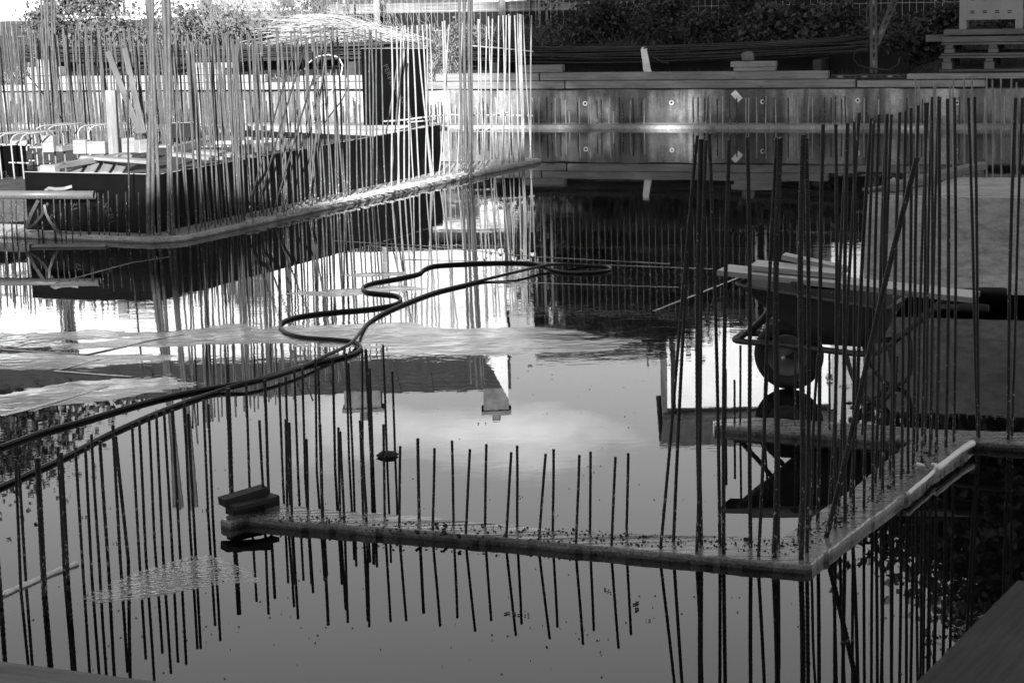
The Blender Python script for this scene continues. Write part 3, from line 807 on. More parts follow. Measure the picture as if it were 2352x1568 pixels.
# formwork sleeves and a tag
for x, y in [(1345, 238), (1543, 236), (1752, 234), (1970, 231), (2198, 236), (1570 - 1, 237)][:5]:
    X = wall_x(x); p = wall_pt(X); dd = dep(x, y, p.y); p.z = dd.z
    mb = MB(); rr_ = .034
    v = []; f = []
    for r_, o_ in ((rr_, .002), (rr_ * .95, .014), (rr_ * .5, .010), (rr_ * .45, .004)):
        for k in range(16):
            a = k * 2 * math.pi / 16; v.append(p + WD * r_ * math.cos(a) + Vector((0, 0, r_ * math.sin(a))) - WN * o_)
    for i in range(3):
        for k in range(16): f.append((i * 16 + k, i * 16 + (k + 1) % 16, (i + 1) * 16 + (k + 1) % 16, (i + 1) * 16 + k))
    mb.add(v, f); sl = mb.build('wall_sleeve', M['cloth'], wall)
    mb = MB(); mb.add([p + WD * rr_ * .46 * math.cos(k * .3927) + Vector((0, 0, rr_ * .46 * math.sin(k * .3927))) - WN * .0045 for k in range(16)], [tuple(range(16))]); mb.build('sleeve_hole', M['black'], sl)
tp = wall_pt(wall_x(1693)); tp.z = dep(1693, 220, tp.y).z
tg = beam('paper_tag', tp - WN * .012 + WD * -.05 + Vector((0, 0, .05)), tp - WN * .012 + WD * .05 + Vector((0, 0, -.06)), .085, .004, 'cloth', up=-WN)
tag(tg, 'small pale tag stuck askew on the stained wall', 'tag')

# ---- timbers along the wall top
def wall_timber(label, x0, x1, z, h=.105, wd=.14, off=.10, mat='wood_dull', name='timber', tilt=0):
    a = wall_pt(wall_x(x0)) + WN * off; b = wall_pt(wall_x(x1)) + WN * off; a.z = z; b.z = z + tilt
    o = beam(name, a, b, wd, h, mat); tag(o, label, 'timber'); return o
wall_timber('knotty timber of the lower course along the right half of the wall top', 1299, 1963, .520)
wall_timber('lower course timber left of the knotty one, behind the pale rebars', 845, 1296, .518)
wall_timber('lower course timber right of the knotty one, in deep shade', 1967, 2260, .520, h=.09)
wall_timber('upper course timber with stains along the right half of the wall', 1240, 1900, .632, off=.12)
wall_timber('short upper course timber beside the pale rebars', 1000, 1237, .630, off=.13, mat='wood_dull')
wall_timber('upper timber under the pallets at the far right', 2080, 2420, .622, off=.13, h=.07)
wall_timber('thick short timber lying on the wall top by the pale rebars', 1196, 1289, .742, h=.10, off=.16)
wall_timber('upper of the two short planks stacked on the wall', 1675, 1779, .795, h=.075, off=.16)
wall_timber('lower of the two short planks stacked on the wall', 1682, 1778, .741, h=.05, off=.16)
wall_timber('sunlit timber along the wall at the left edge', -40, 64, .52, h=.09, mat='wood', off=.08)
wall_timber('sunlit lower timber on the left part of the wall', 60, 390, .522, mat='wood')
wall_timber('sunlit upper timber on the left part of the wall', 62, 385, .632, mat='wood', off=.12)
wall_timber('sunlit timber between the two left stacks on the wall', 393, 640, .522, mat='wood')
wall_timber('sunlit upper timber right of the thick corner bars', 396, 610, .632, mat='wood', off=.12)
wall_timber('sunlit timber left of the tall black panel', 645, 842, .525, mat='wood')
wall_timber('sunlit upper timber left of the tall black panel', 690, 838, .635, mat='wood', off=.12, h=.085)
wall_timber('low sunlit block on the left end of the wall timbers', 66, 136, .742, h=.13, mat='wood', off=.2)
wall_timber('small sunlit block on top of the low block at left', 84, 118, .875, h=.11, mat='wood', off=.2)
wall_timber('sunlit stacked block behind the rebars left of centre', 440, 512, .742, h=.09, mat='wood', off=.2)
wall_timber('wide sunlit block on the wall behind the rebars', 431, 532, .835, h=.08, mat='wood', off=.2)

# stone on the stacked planks
def lump(name, label, cat, c, r, mat, seed=0, sq=(1, 1, .8)):
    bm = bmesh.new(); bmesh.ops.create_icosphere(bm, subdivisions=2, radius=1)
    for q in bm.verts:
        k = 1 + .28 * noise.noise(q.co * 1.6 + Vector((seed, 0, 0))); q.co = Vector((q.co.x * sq[0], q.co.y * sq[1], q.co.z * sq[2])) * r * k
    me = bpy.data.meshes.new(name); bm.to_mesh(me); bm.free()
    o = link(name, me, M[mat]); o.location = c; tag(o, label, cat); return o
c = wall_pt(wall_x(1712)) + WN * .16; c.z = .93
lump('stone', 'dark rounded stone sitting on the short stacked planks', 'stone', c, .10, 'stone', 3)
c = lev(890, 1044, .008); lump('stone', 'small dark lump of mortar caught between two bars in the water', 'stone', c, .04, 'soil', 5, (1.25, .8, .5))

# ---- rebar bundles on the bank
def bundle(label, x0, x1, z, n_, off, sag, mat, seed, spread=.09, rows=5):
    rr = random.Random(seed)
    root = empty('rebar_bundle', (0, 0, 0), label, 'rebar bundle')
    for i in range(n_):
        xx0 = x0 + rr.uniform(-25, 25); xx1 = x1 + rr.uniform(-45, 45)
        zz = z + (i % rows) * .026 + rr.uniform(-.006, .006); oo = off + (i // rows) * .055 + rr.uniform(-.02, .02)
        pts = []
        w1, w2 = rr.uniform(-.04, .04), rr.uniform(-.03, .03)
        for k in range(9):
            u = k / 8; X = wall_x(xx0 + (xx1 - xx0) * u); p = wall_pt(X) + WN * (oo + w1 * math.sin(u * 4)); p.z = zz + sag(u) + w2 * math.sin(u * 5 + i)
            pts.append(p)
        mb = MB(); mb.tube(pts, .0105, 6); mb.build('loose_bar', M[mat], root, True)
bundle('long bundle of rusty rebars lying on the sunlit bank at left', 10, 860, .93, 45, .75, lambda u: -.02 * math.sin(u * 3.1), 'bar', 1, rows=9)
bundle('slanting lower bundle of rebars poking out on the left bank', 190, 480, .70, 16, .55, lambda u: .20 * u, 'bar', 2, rows=4)
bundle('dark sagging bundle of rebars along the shaded bank', 1030, 1960, .90, 40, .75, lambda u: .06 * u * u - .05 * math.sin(u * 3.1), 'bar', 3, rows=8)
for k, (xx, lb) in enumerate([(150, 'left bearer block under the sunlit rebar bundle'), (780, 'right bearer block under the sunlit rebar bundle'), (1110, 'left bearer block under the shaded rebar bundle'), (1860, 'right bearer block under the shaded rebar bundle')]):
    p = wall_pt(wall_x(xx)) + WN * .55; p.z = .62
    o = beam('bearer', p, p + WN * .8, .12, .27 if k < 2 else .24, 'wood_dark'); tag(o, lb, 'timber')
# black strips standing in for the shaded gap under the bundles
for x0, x1, lb in [(20, 840, 'black strip standing in for the shaded gap under the sunlit rebar bundle'), (1000, 2060, 'black strip standing in for the shaded gap under the shaded rebar bundle')]:
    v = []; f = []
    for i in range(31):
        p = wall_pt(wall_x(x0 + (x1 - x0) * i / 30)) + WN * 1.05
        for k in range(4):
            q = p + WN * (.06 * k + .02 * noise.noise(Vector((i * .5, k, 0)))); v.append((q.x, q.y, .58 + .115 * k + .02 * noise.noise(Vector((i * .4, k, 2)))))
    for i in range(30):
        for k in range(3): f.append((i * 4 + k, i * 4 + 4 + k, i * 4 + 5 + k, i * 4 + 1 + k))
    o = link('gap_shade_strip', mesh_from('gap_shade_strip', v, f, True), M['black']); tag(o, lb, 'sheeting')

# pale strap hanging from the bundle
sp = wall_pt(wall_x(1467)) + WN * .5
pts = [(sp + WD * dx + Vector((0, 0, z))) for dx, z in [(-.01, 1.05), (-.03, 1.06), (-.045, 1.02), (-.03, .93), (-.015, .84), (-.005, .76), (.015, .70)]]
v = []; f = []
for i, p in enumerate(pts):
    wdt = .035 + .02 * (i / 6); v += [p - WD * wdt - WN * .004, p + WD * wdt + WN * .01, p + WD * wdt + WN * .02, p - WD * wdt + WN * .006]
for i in range(len(pts) - 1):
    for k in range(4): f.append((i * 4 + k, i * 4 + (k + 1) % 4, (i + 1) * 4 + (k + 1) % 4, (i + 1) * 4 + k))
f += [(3, 2, 1, 0), (24, 25, 26, 27)]
o = link('strap', mesh_from('strap', v, f), M['cloth']); tag(o, 'pale torn strap hanging over the shaded rebar bundle', 'strap')
# loose tubes on the bank
for lb, pts, r, mt in [('pale plastic tube looping up from the left bank', [(700, 160), (708, 145), (730, 130), (755, 126), (778, 132), (787, 150), (783, 175), (770, 200), (745, 230), (720, 265)], .011, 'steel'),
                       ('dark cable curling beside the strap', [(1478, 112), (1490, 108), (1510, 112), (1500, 130), (1520, 143), (1536, 146)], .012, 'hose'),
                       ('dark cable looped round the slotted post', [(1990, 112), (1965, 118), (1960, 135), (1972, 150), (1990, 156), (2040, 161), (2062, 150), (2068, 130)], .010, 'hose'),
                       ('thin pale pole lying across the bank by the rebars', [(1085, 106), (1150, 111), (1225, 119)], .012, 'steel')]:
    P_ = [dep(x, y, 29.9 - (x - 600) * .0016) for x, y in pts]
    mb = MB(); mb.tube(P_, r, 7); o = mb.build('cable', M[mt], None, True); tag(o, lb, 'cable')

# ---- slotted steel post
bp = wall_pt(wall_x(1996)) + WN * .35
post = empty('slotted_post', (bp.x, bp.y, .65), 'perforated steel post standing on a slotted base beam by the pallets', 'post')
bpy.context.view_layer.update()
def slotted(name, p, q, wd, parent, n_):
    o = beam(name, p, q, wd, .05, 'dark_steel', up=Vector((0, -1, 0)) if abs((q - p).normalized().z) > .3 else Vector((0, 0, 1)))
    mw = o.matrix_world.copy(); o.parent = parent; bpy.context.view_layer.update(); o.matrix_world = mw
    Lh = (q - p).length
    vert = abs((q - p).normalized().z) > .3
    for k in range(n_):
        hb = MB(); xx = Lh * (k + .5) / n_
        if vert: hb.box((xx, 0, .0512), (.06, .026, .002))
        else: hb.box((xx, -wd / 2 - .0012, .025), (.06, .002, .022))
        h = hb.build('slot', M['wood_dull'] if k % 4 == 1 else M['black'], o)  # some slots pale, a painted highlight
    return o
pb = Vector((bp.x, bp.y, .68))
slotted('post_shaft', pb, pb + Vector((-.02, 0, 1.6)), .10, post, 16)
slotted('brace', pb + Vector((.03, .02, .38)), pb + WD * .30 + Vector((0, .1, .98)), .09, post, 5)
a = wall_pt(wall_x(1904)) + WN * .18; b = wall_pt(wall_x(2076)) + WN * .18; a.z = b.z = .632
slotted('base_beam', a, b, .09, post, 12)

# ---- pallets and plastic boxes at the right
pc = wall_pt(wall_x(2265)) + WN * .75
def pallet(label, c, z, wx, wy, hblk, mat, ndeck=6):
    root = empty('pallet', (c.x, c.y, z), label, 'pallet'); root.rotation_euler.z = math.atan2(WD.y, WD.x)
    for k in range(ndeck):
        o = link('deck_board', bevel_box_mesh('deck_board', wx, wy / ndeck * .8, .03, .004, -wx / 2), M[mat], root); o.location = (0, -wy / 2 + wy / ndeck * (k + .5), hblk + .08)
    for k in range(3):
        o = link('stringer', bevel_box_mesh('stringer', wy, .1, .045, .004, -wy / 2), M[mat], root); o.location = ((k - 1) * wx * .42, 0, hblk + .034); o.rotation_euler.z = math.pi / 2
        for j in range(3):
            o = link('block', bevel_box_mesh('block', .13, .13, hblk, .006, -.065), M['wood_dark' if j else mat], root); o.location = ((k - 1) * wx * .42, (j - 1) * wy * .43, .033)
    for k in range(3):
        o = link('bottom_board', bevel_box_mesh('bottom_board', wx, .1, .03, .004, -wx / 2), M[mat], root); o.location = (0, (k - 1) * wy * .43, .002)
pallet('lower timber pallet on the wall at the far right', pc, .70, 1.3, 1.0, .10, 'pallet')
pallet('upper pallet with thick boards carrying the stacked plastic boxes', pc + Vector((.05, 0, 0)), .913, 1.35, 1.0, .06, 'pallet')
bb = beam('timber', (pc - WD * .86 - WN * .2) + Vector((0, 0, 1.088)), (pc + WD * .2 - WN * .2) + Vector((0, 0, 1.088)), .10, .09, 'pallet'); tag(bb, 'grey beam end sticking out left from the upper pallet', 'timber')
bb = beam('timber', (pc - WD * .62 - WN * .42) + Vector((0, 0, 1.088)), (pc + WD * .9 - WN * .42) + Vector((0, 0, 1.088)), .09, .075, 'pallet'); tag(bb, 'grey beam laid along the front of the upper pallet', 'timber')
bb = beam('timber', (pc - WD * .60 - WN * .3) + Vector((0, 0, 1.182)), (pc + WD * .95 - WN * .3) + Vector((0, 0, 1.182)), .30, .07, 'pallet'); tag(bb, 'wide flat board under the legs of the lower plastic box', 'board')
def pbox(label, c, z):
    root = empty('plastic_box', (c.x, c.y, z), label, 'crate', 'stacked plastic boxes'); root.rotation_euler.z = math.atan2(WD.y, WD.x) + .05
    W_, D_, H_, leg = .80, .62, .34, .12
    mb = MB()
    t = .025
    mb.box((0, -D_ / 2 + t / 2, leg + H_ / 2), (W_ - .09, t, H_)); mb.box((0, D_ / 2 - t / 2, leg + H_ / 2), (W_ - .09, t, H_))
    mb.box((-W_ / 2 + t / 2, 0, leg + H_ / 2), (t, D_ - .09, H_ - .004)); mb.box((W_ / 2 - t / 2, 0, leg + H_ / 2), (t, D_ - .09, H_ - .004))
    mb.box((0, 0, leg + .012), (W_ - .1, D_ - .1, .02)); mb.build('shell', M['crate'], root)
    for sx_ in (-1, 1):
        for sy_ in (-1, 1):
            mb = MB(); mb.box((sx_ * (W_ / 2 - .04), sy_ * (D_ / 2 - .04), (leg + H_) / 2), (.095, .095, leg + H_ + .012)); mb.build('leg', M['crate'], root)
    for zq in (leg + .012, leg + H_ - .016):
        mb = MB(); mb.box((0, -D_ / 2 - .004, zq), (W_ - .1, .03, .024)); mb.build('rib', M['crate'], root)
    for zq in (leg + .10, leg + .27):
        for xq in (-.24, -.08, .08, .24):
            for dz in (-.012, .012):
                mb = MB(); mb.box((xq, -D_ / 2 - .001, zq + dz), (.055, .006, .012)); mb.build('vent', M['black'], root)
    for k in range(3):
        mb = MB(); mb.box((W_ / 2 + .001, -.12 + .12 * k, leg + .2), (.006, .05, .16)); mb.build('side_vent', M['black'], root)
pbox('bottom grey plastic box on legs standing on the pallets', pc - WD * .02, 1.254)
pbox('middle grey plastic box of the stack, cut by the top of the picture', pc - WD * .02, 1.72)
pbox('top grey plastic box of the stack, above the picture edge', pc - WD * .015, 2.19)

# ---- mesh fence
FO = 3.15
def fence_panel(label, x0, x1, dull):
    a = wall_pt(wall_x(x0)) + WN * FO; b = wall_pt(wall_x(x1)) + WN * FO
    root = empty('fence_panel', (a.x, a.y, 1.16), label, 'fence panel', 'temporary mesh fence panels')
    d = (b - a); Lf = d.length; root.rotation_euler.z = math.atan2(d.y, d.x)
    mb = MB(); n_ = int(Lf / .1)
    for k in range(1, n_): mb.tube([(k * Lf / n_, 0, .05), (k * Lf / n_, 0, 2.0)], .0022, 4, False)
    for k in range(7): mb.tube([(0, .005, .07 + k * .31), (Lf, .005, .07 + k * .31)], .0026, 4, False)
    mb.build('wire_mesh', M['steel'], root)
    for xx in (.04, Lf - .04):
        mb = MB(); mb.tube([(xx, 0, -.08), (xx, 0, 2.05)], .021, 8); mb.build('post', M['steel'], root, True)
    mb = MB(); mb.tube([(0, 0, .05), (Lf, 0, .05)], .014, 6); mb.build('bottom_rail', M['steel'], root, True)
    mb = MB(); mb.tube([(0, 0, 2.03), (Lf, 0, 2.03)], .018, 6); mb.build('top_rail', M['steel'], root, True)
for x0, x1, lb in [(-500, 40, 'mesh fence panel at the far left behind the leafy bush'), (44, 598, 'mesh fence panel behind the sunlit rebars'), (604, 1098, 'mesh fence panel behind the straw heap'), (1104, 1636, 'mesh fence panel behind the brambles in the middle'), (1646, 2086, 'mesh fence panel behind the slotted post'), (2092, 2600, 'mesh fence panel behind the plastic boxes')]:
    fence_panel(lb, x0, x1, 0)
for x, lb in [(666, 'pale wooden post behind the fence by the straw'), (980, 'pale wooden post behind the fence right of the straw heap')]:
    p = wall_pt(wall_x(x)) + WN * (FO + .4); p.z = 1.0
    o = beam('wooden_post', p, p + Vector((0, 0, 1.9)), .10, .10, 'wood', up=Vector((0, 1, 0))); tag(o, lb, 'post')
# ---- things stacked behind the fence
def behind(label, x0, x1, zb, h, off, dp, mat, name='stacked_board', cat='board'):
    a = wall_pt(wall_x(x0)) + WN * (FO + off); b = wall_pt(wall_x(x1)) + WN * (FO + off); a.z = b.z = zb
    o = beam(name, a, b, dp, h, mat); tag(o, label, cat); return o
behind('white crate-like slab behind the leafy bush at top left', -60, 215, 1.52, .30, 1.0, .8, 'steel', 'white_slab', 'slab')
behind('pale horizontal board course behind the sunlit rebars', 215, 430, 1.42, .14, .9, .3, 'wood_dull')
behind('grey board course below the pale one behind the rebars', 215, 470, 1.20, .20, .95, .3, 'wood_dull')
behind('white low box behind the fence at the top left', 225, 395, 1.60, .30, 1.2, .6, 'wood', 'white_box', 'box')
behind('dark low shed wall behind the straw heap', 480, 1235, 1.1, .36, 1.5, .3, 'black', 'dark_board', 'board')
behind('light board course along the top of the dark shed wall', 480, 1000, 1.47, .16, 1.48, .1, 'wood_dull')
behind('dull board course right of the wooden post', 1003, 1236, 1.47, .13, 1.48, .1, 'wood_dull')
behind('dull upper board course right of the wooden post', 1003, 1236, 1.63, .15, 1.47, .1, 'wood_dull')
behind('black shed wall behind the brambles', 1240, 2500, 1.1, 1.3, 2.2, .2, 'black', 'dark_board', 'board')

# ================================================================== VEGETATION ON THE BANK
def bush(label, x0, x1, off0, off1, zmax, n_, size, mat, seed, dens=2.2, cat='bush', name='bush'):
    rr = random.Random(seed); X0, X1 = wall_x(x0), wall_x(x1)
    root = empty(name, wall_pt((X0 + X1) / 2) + WN * off0, label, cat)
    root.location.z = bank_h(off0)
    bpy.context.view_layer.update()
    clumps = []
    for i in range(max(5, int(abs(X1 - X0) * 5))):
        X = rr.uniform(X0, X1); t = rr.uniform(off0, off1); e = 1 - abs(2 * (X - X0) / (X1 - X0) - 1) ** 3
        clumps.append((X, t, bank_h(t) + rr.random() ** .8 * zmax * (.45 + .55 * e), rr.uniform(.1, .24)))
    pts = []
    for i in range(n_):
        X, t, z, r = rr.choice(clumps)
        p = wall_pt(X + rr.gauss(0, r)) + WN * (t + rr.gauss(0, r)); p.z = max(bank_h(t) - .02, z + rr.gauss(0, r * .7))
        pts.append(p - root.location)
    mb = MB(); scatter_leaves(mb, pts, size, rr); stuff(mb.build('foliage', M[mat], root))
    mb = MB()
    for i in range(int(n_ / 90) + 4):
        X, t, z, r = rr.choice(clumps)
        a = wall_pt(X + rr.uniform(-.3, .3)) + WN * t; a.z = bank_h(t) - .05; b = wall_pt(X) + WN * t; b.z = z + .15
        mid = a.lerp(b, .5) + Vector((rr.uniform(-.15, .15), rr.uniform(-.1, .1), .1))
        mb.tube([q - root.location for q in (a, mid, b)], [.006, .004, .002], 4, False)
    stuff(mb.build('stem', M['straw' if mat == 'leaf_pale' else 'bark'], root))
bush('bright leafy bush at the top left corner behind the rebars', -60, 185, 1.9, 2.9, 1.05, 5600, .075, 'leaf_pale', 1)
bush('loose sunlit weeds below the pale boards at upper left', 165, 345, 1.6, 2.9, .75, 3000, .06, 'leaf_pale', 2)
bush('tangled sunlit bush left of the straw heap', 350, 610, 1.7, 2.9, .62, 3600, .06, 'leaf_pale', 3)
bush('low sunlit weeds under the straw heap', 600, 1000, 1.6, 2.7, .22, 1500, .055, 'leaf_pale', 4)
bush('low dark scrub behind the pale rebars', 1000, 1260, 1.4, 2.8, .30, 1500, .06, 'leaf_dark', 5)
bush('bramble bush left of the strap', 1230, 1470, 1.6, 3.1, .62, 5200, .062, 'leaf_dark', 6)
bush('bramble bush between the strap and the fence posts', 1460, 1700, 1.6, 3.1, .66, 5600, .062, 'leaf_dark', 7)
bush('broad-leaved bramble left of the slotted post', 1690, 1960, 1.5, 3.0, .72, 4600, .085, 'leaf_dark', 8)
bush('dark bramble between the slotted post and the pallets', 1990, 2190, 1.3, 3.0, .60, 3600, .075, 'leaf_dark', 9)
bush('dark scrub behind the pallets at the far right', 2190, 2420, 2.3, 3.2, .6, 2200, .075, 'leaf_dark', 10)
# grass over the bank
def grass(name, x0, x1, n_, mat, seed, o0=.45, o1=3.2, hmin=.06, hmax=.22):
    rr = random.Random(seed); mb = MB()
    for i in range(n_):
        X = wall_x(rr.uniform(x0, x1)) if i % 40 == 0 else X + rr.gauss(0, .05)
        t = rr.uniform(o0, o1); p = wall_pt(X) + WN * t; p.z = bank_h(t) - .01
        h = rr.uniform(hmin, hmax); d = Vector((rr.gauss(0, .5), rr.gauss(0, .5), 1)).normalized() * h; wv = Vector((rr.uniform(-1, 1), rr.uniform(-1, 1), 0)).normalized() * .004
        tip = p + d + Vector((d.x, d.y, 0)) * .8 - Vector((0, 0, h * .25))
        mb.add([p - wv, p + wv, p + d * .6 + wv * .7, p + d * .6 - wv * .7, tip], [(0, 1, 2, 3), (3, 2, 4)])
    return stuff(mb.build(name, M[mat]))
grass('dry_grass', -60, 1010, 9000, 'straw', 31)
grass('grass', 1000, 2400, 9000, 'leaf', 32)
# straw heap: arched stalks
rr = random.Random(9)
sc = wall_pt(wall_x(850)) + WN * 1.9
heap = empty('straw_heap', (sc.x, sc.y, bank_h(1.9)), 'bright heap of arching dry straw behind the tall black panel', 'straw heap')
bpy.context.view_layer.update()
mb = MB()
for i in range(620):
    a = dep(rr.gauss(885, 34), 90 + rr.uniform(-6, 8), sc.y + rr.uniform(-.5, .5)); b = dep(rr.gauss(715, 52), rr.uniform(35, 110), sc.y + rr.uniform(-.6, .6))
    mid = a.lerp(b, .45) + Vector((0, 0, rr.uniform(.02, .34)))
    pts = [a * (1 - u) ** 2 + mid * 2 * u * (1 - u) * 1.0 + b * u ** 2 for u in (0, .25, .5, .75, 1)]
    mb.tube([p - heap.location for p in pts], .0034, 3, False)
stuff(mb.build('stalk', M['straw'], heap))
tu = empty('reed_tuft', wall_pt(wall_x(620)) + WN * 2.2, 'tall dry reeds fanning up before the fence by the double post', 'reeds')
bpy.context.view_layer.update(); mb = MB()
for i in range(330):
    x = rr.choice((rr.uniform(470, 700), rr.uniform(560, 900), rr.uniform(380, 1010))); a = dep(x + rr.uniform(-6, 6), 75 + rr.uniform(-20, 10), tu.location.y); ln = rr.uniform(.25, .95)
    d = Vector((rr.gauss(-.25, .35), rr.gauss(0, .2), 1)).normalized() * ln
    mb.tube([a - tu.location, a + d * .6 - tu.location, a + d + Vector((d.x * .35, 0, -.06)) - tu.location], .003, 3, False)
stuff(mb.build('stalk', M['straw'], tu))

# ================================================================== WHEELBARROW
O = lev(1812, 893, 0); UX = Vector((.92, -.39, 0)).normalized(); UY = Vector((.39, .92, 0)).normalized()
wbar = empty('wheelbarrow', O, 'dark wheelbarrow standing in the water loaded with plywood planks', 'wheelbarrow')
wbar.rotation_euler.z = math.atan2(UX.y, UX.x)
bpy.context.view_layer.update()
def torus(R_, r_, wy, ns=36, nr=12):
    v, f = [], []
    for i in range(ns):
        a = i * 2 * math.pi / ns
        for k in range(nr):
            b = k * 2 * math.pi / nr; rr_ = R_ + r_ * math.cos(b); v.append((rr_ * math.cos(a), wy * math.sin(b), rr_ * math.sin(a)))
    for i in range(ns):
        for k in range(nr): f.append((i * nr + k, ((i + 1) % ns) * nr + k, ((i + 1) % ns) * nr + (k + 1) % nr, i * nr + (k + 1) % nr))
    return mesh_from('tyre', v, f, True)
YC = .0
wheel = bpy.data.objects.new('wheel', None); COL.objects.link(wheel); wheel.parent = wbar; wheel.location = (0, YC, .192); wheel.empty_display_size = .1
link('tyre', torus(.148, .046, .048), M['rubber'], wheel)
v, f = [], []
prof = [(.118, .03), (.112, .045), (.10, .03), (.05, .02), (.035, .035), (.001, .036)]
for s2 in (-1, 1):
    b0_ = len(v)
    for r_, y_ in prof:
        for k in range(28): a = k * 2 * math.pi / 28; v.append((r_ * math.cos(a), s2 * y_, r_ * math.sin(a)))
    for i in range(len(prof) - 1):
        for k in range(28):
            q = (b0_ + i * 28 + k, b0_ + i * 28 + (k + 1) % 28, b0_ + (i + 1) * 28 + (k + 1) % 28, b0_ + (i + 1) * 28 + k); f.append(q if s2 < 0 else q[::-1])
link('rim', mesh_from('rim', v, f, True), M['rim'], wheel)
mb = MB(); mb.tube([(0, -.115, 0), (0, .115, 0)], .011, 10); mb.build('axle', M['steel'], wheel, True)
def bez(pts, n_=6):      # Catmull-Rom through the points
    pts = [Vector(p) for p in pts]; P_ = [pts[0]] + pts + [pts[-1]]; o = []
    for i in range(1, len(P_) - 2):
        for k in range(n_):
            t = k / n_; p0, p1, p2, p3 = P_[i - 1:i + 3]
            o.append(.5 * ((2 * p1) + (p2 - p0) * t + (2 * p0 - 5 * p1 + 4 * p2 - p3) * t * t + (3 * p1 - p0 - 3 * p2 + p3) * t ** 3))
    o.append(pts[-1]); return o
fy = .16
fr_pts = lambda s2: [(-.285, s2 * .06, .275), (-.265, s2 * .105, .275), (-.2, s2 * .125, .273), (0, s2 * .13, .268), (.25, s2 * .17, .258), (.45, s2 * .20, .255), (.56, s2 * .22, .285), (.70, s2 * .245, .40), (.79, s2 * .26, .485), (.86, s2 * .265, .525), (.95, s2 * .27, .533), (1.10, s2 * .275, .535)]
mb = MB(); nearf = bez(fr_pts(-1), 5); farf = bez(fr_pts(1), 5)
mb.tube(nearf[::-1] + farf, .0165, 10); mb.build('frame', M['dark_steel'], wbar, True)
for s2 in (-1, 1):
    mb = MB(); mb.tube([(.965, s2 * .271, .5335), (.975, s2 * .2715, .5337), (1.09, s2 * .275, .535), (1.115, s2 * .2755, .535)], [.020, .0225, .0225, .019], 12); mb.build('handle_grip', M['rubber'], wbar, True)
    mb = MB(); mb.tube([(-.25, s2 * .10, .278), (-.12, s2 * .12, .40), (-.03, s2 * .13, .50)], .014, 8); mb.build('front_brace', M['dark_steel'], wbar, True)
    mb = MB(); mb.tube([(.10, s2 * .11, .262), (.03, s2 * .10, .215), (0, s2 * .09, .192)], .014, 8); mb.build('wheel_bracket', M['dark_steel'], wbar, True)
    mb = MB(); mb.tube(bez([(.36, s2 * .19, .255), (.40, s2 * .20, .13), (.47, s2 * .21, .03), (.54, s2 * .22, .012), (.60, s2 * .23, .05), (.62, s2 * .235, .16), (.60, s2 * .23, .31)], 5), .0135, 8); mb.build('leg', M['dark_steel'], wbar, True)
mb = MB(); mb.tube([(.43, -.2, .10), (.43, .2, .10)], .012, 8); mb.build('leg_stay', M['dark_steel'], wbar, True)
# tray
def trayring(u0, u1, hw0, hw1, z0, z1, rnd_, n_=10):
    o = []
    cs = [(u0, -hw0), (u1, -hw1), (u1, hw1), (u0, hw0)]
    for i in range(4):
        p = Vector(cs[i]); a = (Vector(cs[i - 1]) - p).normalized(); b = (Vector(cs[(i + 1) % 4]) - p).normalized()
        for k in range(n_):
            t = k / (n_ - 1); q = p + a * rnd_ * (1 - t) ** 2 + b * rnd_ * t ** 2
            zt = (q.x - u0) / (u1 - u0); o.append(Vector((q.x, q.y, z0 + (z1 - z0) * zt)))
    return o
rings_ = [trayring(-.225, .605, .295, .315, .612, .512, .10), trayring(-.205, .595, .283, .303, .600, .500, .10), trayring(-.02, .53, .22, .25, .42, .385, .10), trayring(.14, .49, .165, .19, .292, .292, .08), trayring(.20, .45, .12, .14, .284, .284, .06)]
v = []; f = []; nn_ = len(rings_[0])
for rg in rings_: v += rg
for i in range(len(rings_) - 1):
    for k in range(nn_): f.append((i * nn_ + k, i * nn_ + (k + 1) % nn_, (i + 1) * nn_ + (k + 1) % nn_, (i + 1) * nn_ + k))
f.append(tuple((len(rings_) - 1) * nn_ + k for k in range(nn_)))
tray = link('tray', mesh_from('tray', v, f, True), M['paint'], wbar)
sm = tray.modifiers.new('thick', 'SOLIDIFY'); sm.thickness = .004
mb = MB(); mb.tube(rings_[0] + rings_[0][:1], .010, 8, False); mb.build('tray_lip', M['paint'], tray, True)
# planks on the barrow
def bplank(label, a, b, wd, th, off):
    mw = wbar.matrix_world
    p = mw @ Vector((a[0], off, a[1])); q = mw @ Vector((b[0], off + (b[2] if len(b) > 2 else 0), b[1]))
    o = beam('plywood_plank', p, q, wd, th, 'ply_edge', bev=.002); tag(o, label, 'plank', 'planks on the wheelbarrow')
    mb = MB(); Lq = (q - p).length; mb.box((Lq / 2, 0, th + .0012), (Lq - .004, wd - .004, .002)); mb.build('top_veneer', M['ply_top'], o); return o
M['ply_top'] = rough_mat('plywood_face', .38, .5, .6, 2.5, 6, .04, .003, 'Object', (1, 5, 5))
bplank('longest plywood plank reaching from the wheel end to the handles', (-.34, .642), (1.02, .548), .22, .028, -.10)
bplank('middle plywood plank lying on the longest one', (-.18, .668), (.30, .634, .03), .20, .027, -.06)
bplank('short narrow plywood plank on top of the load', (-.05, .705), (.30, .640, .02), .09, .027, .06)
o = beam('dark_wedge', wbar.matrix_world @ Vector((.08, -.24, .60)), wbar.matrix_world @ Vector((.26, -.05, .565)), .045, .03, 'wood_dark'); tag(o, 'dark stick lying across the barrow tray under the planks', 'stick')

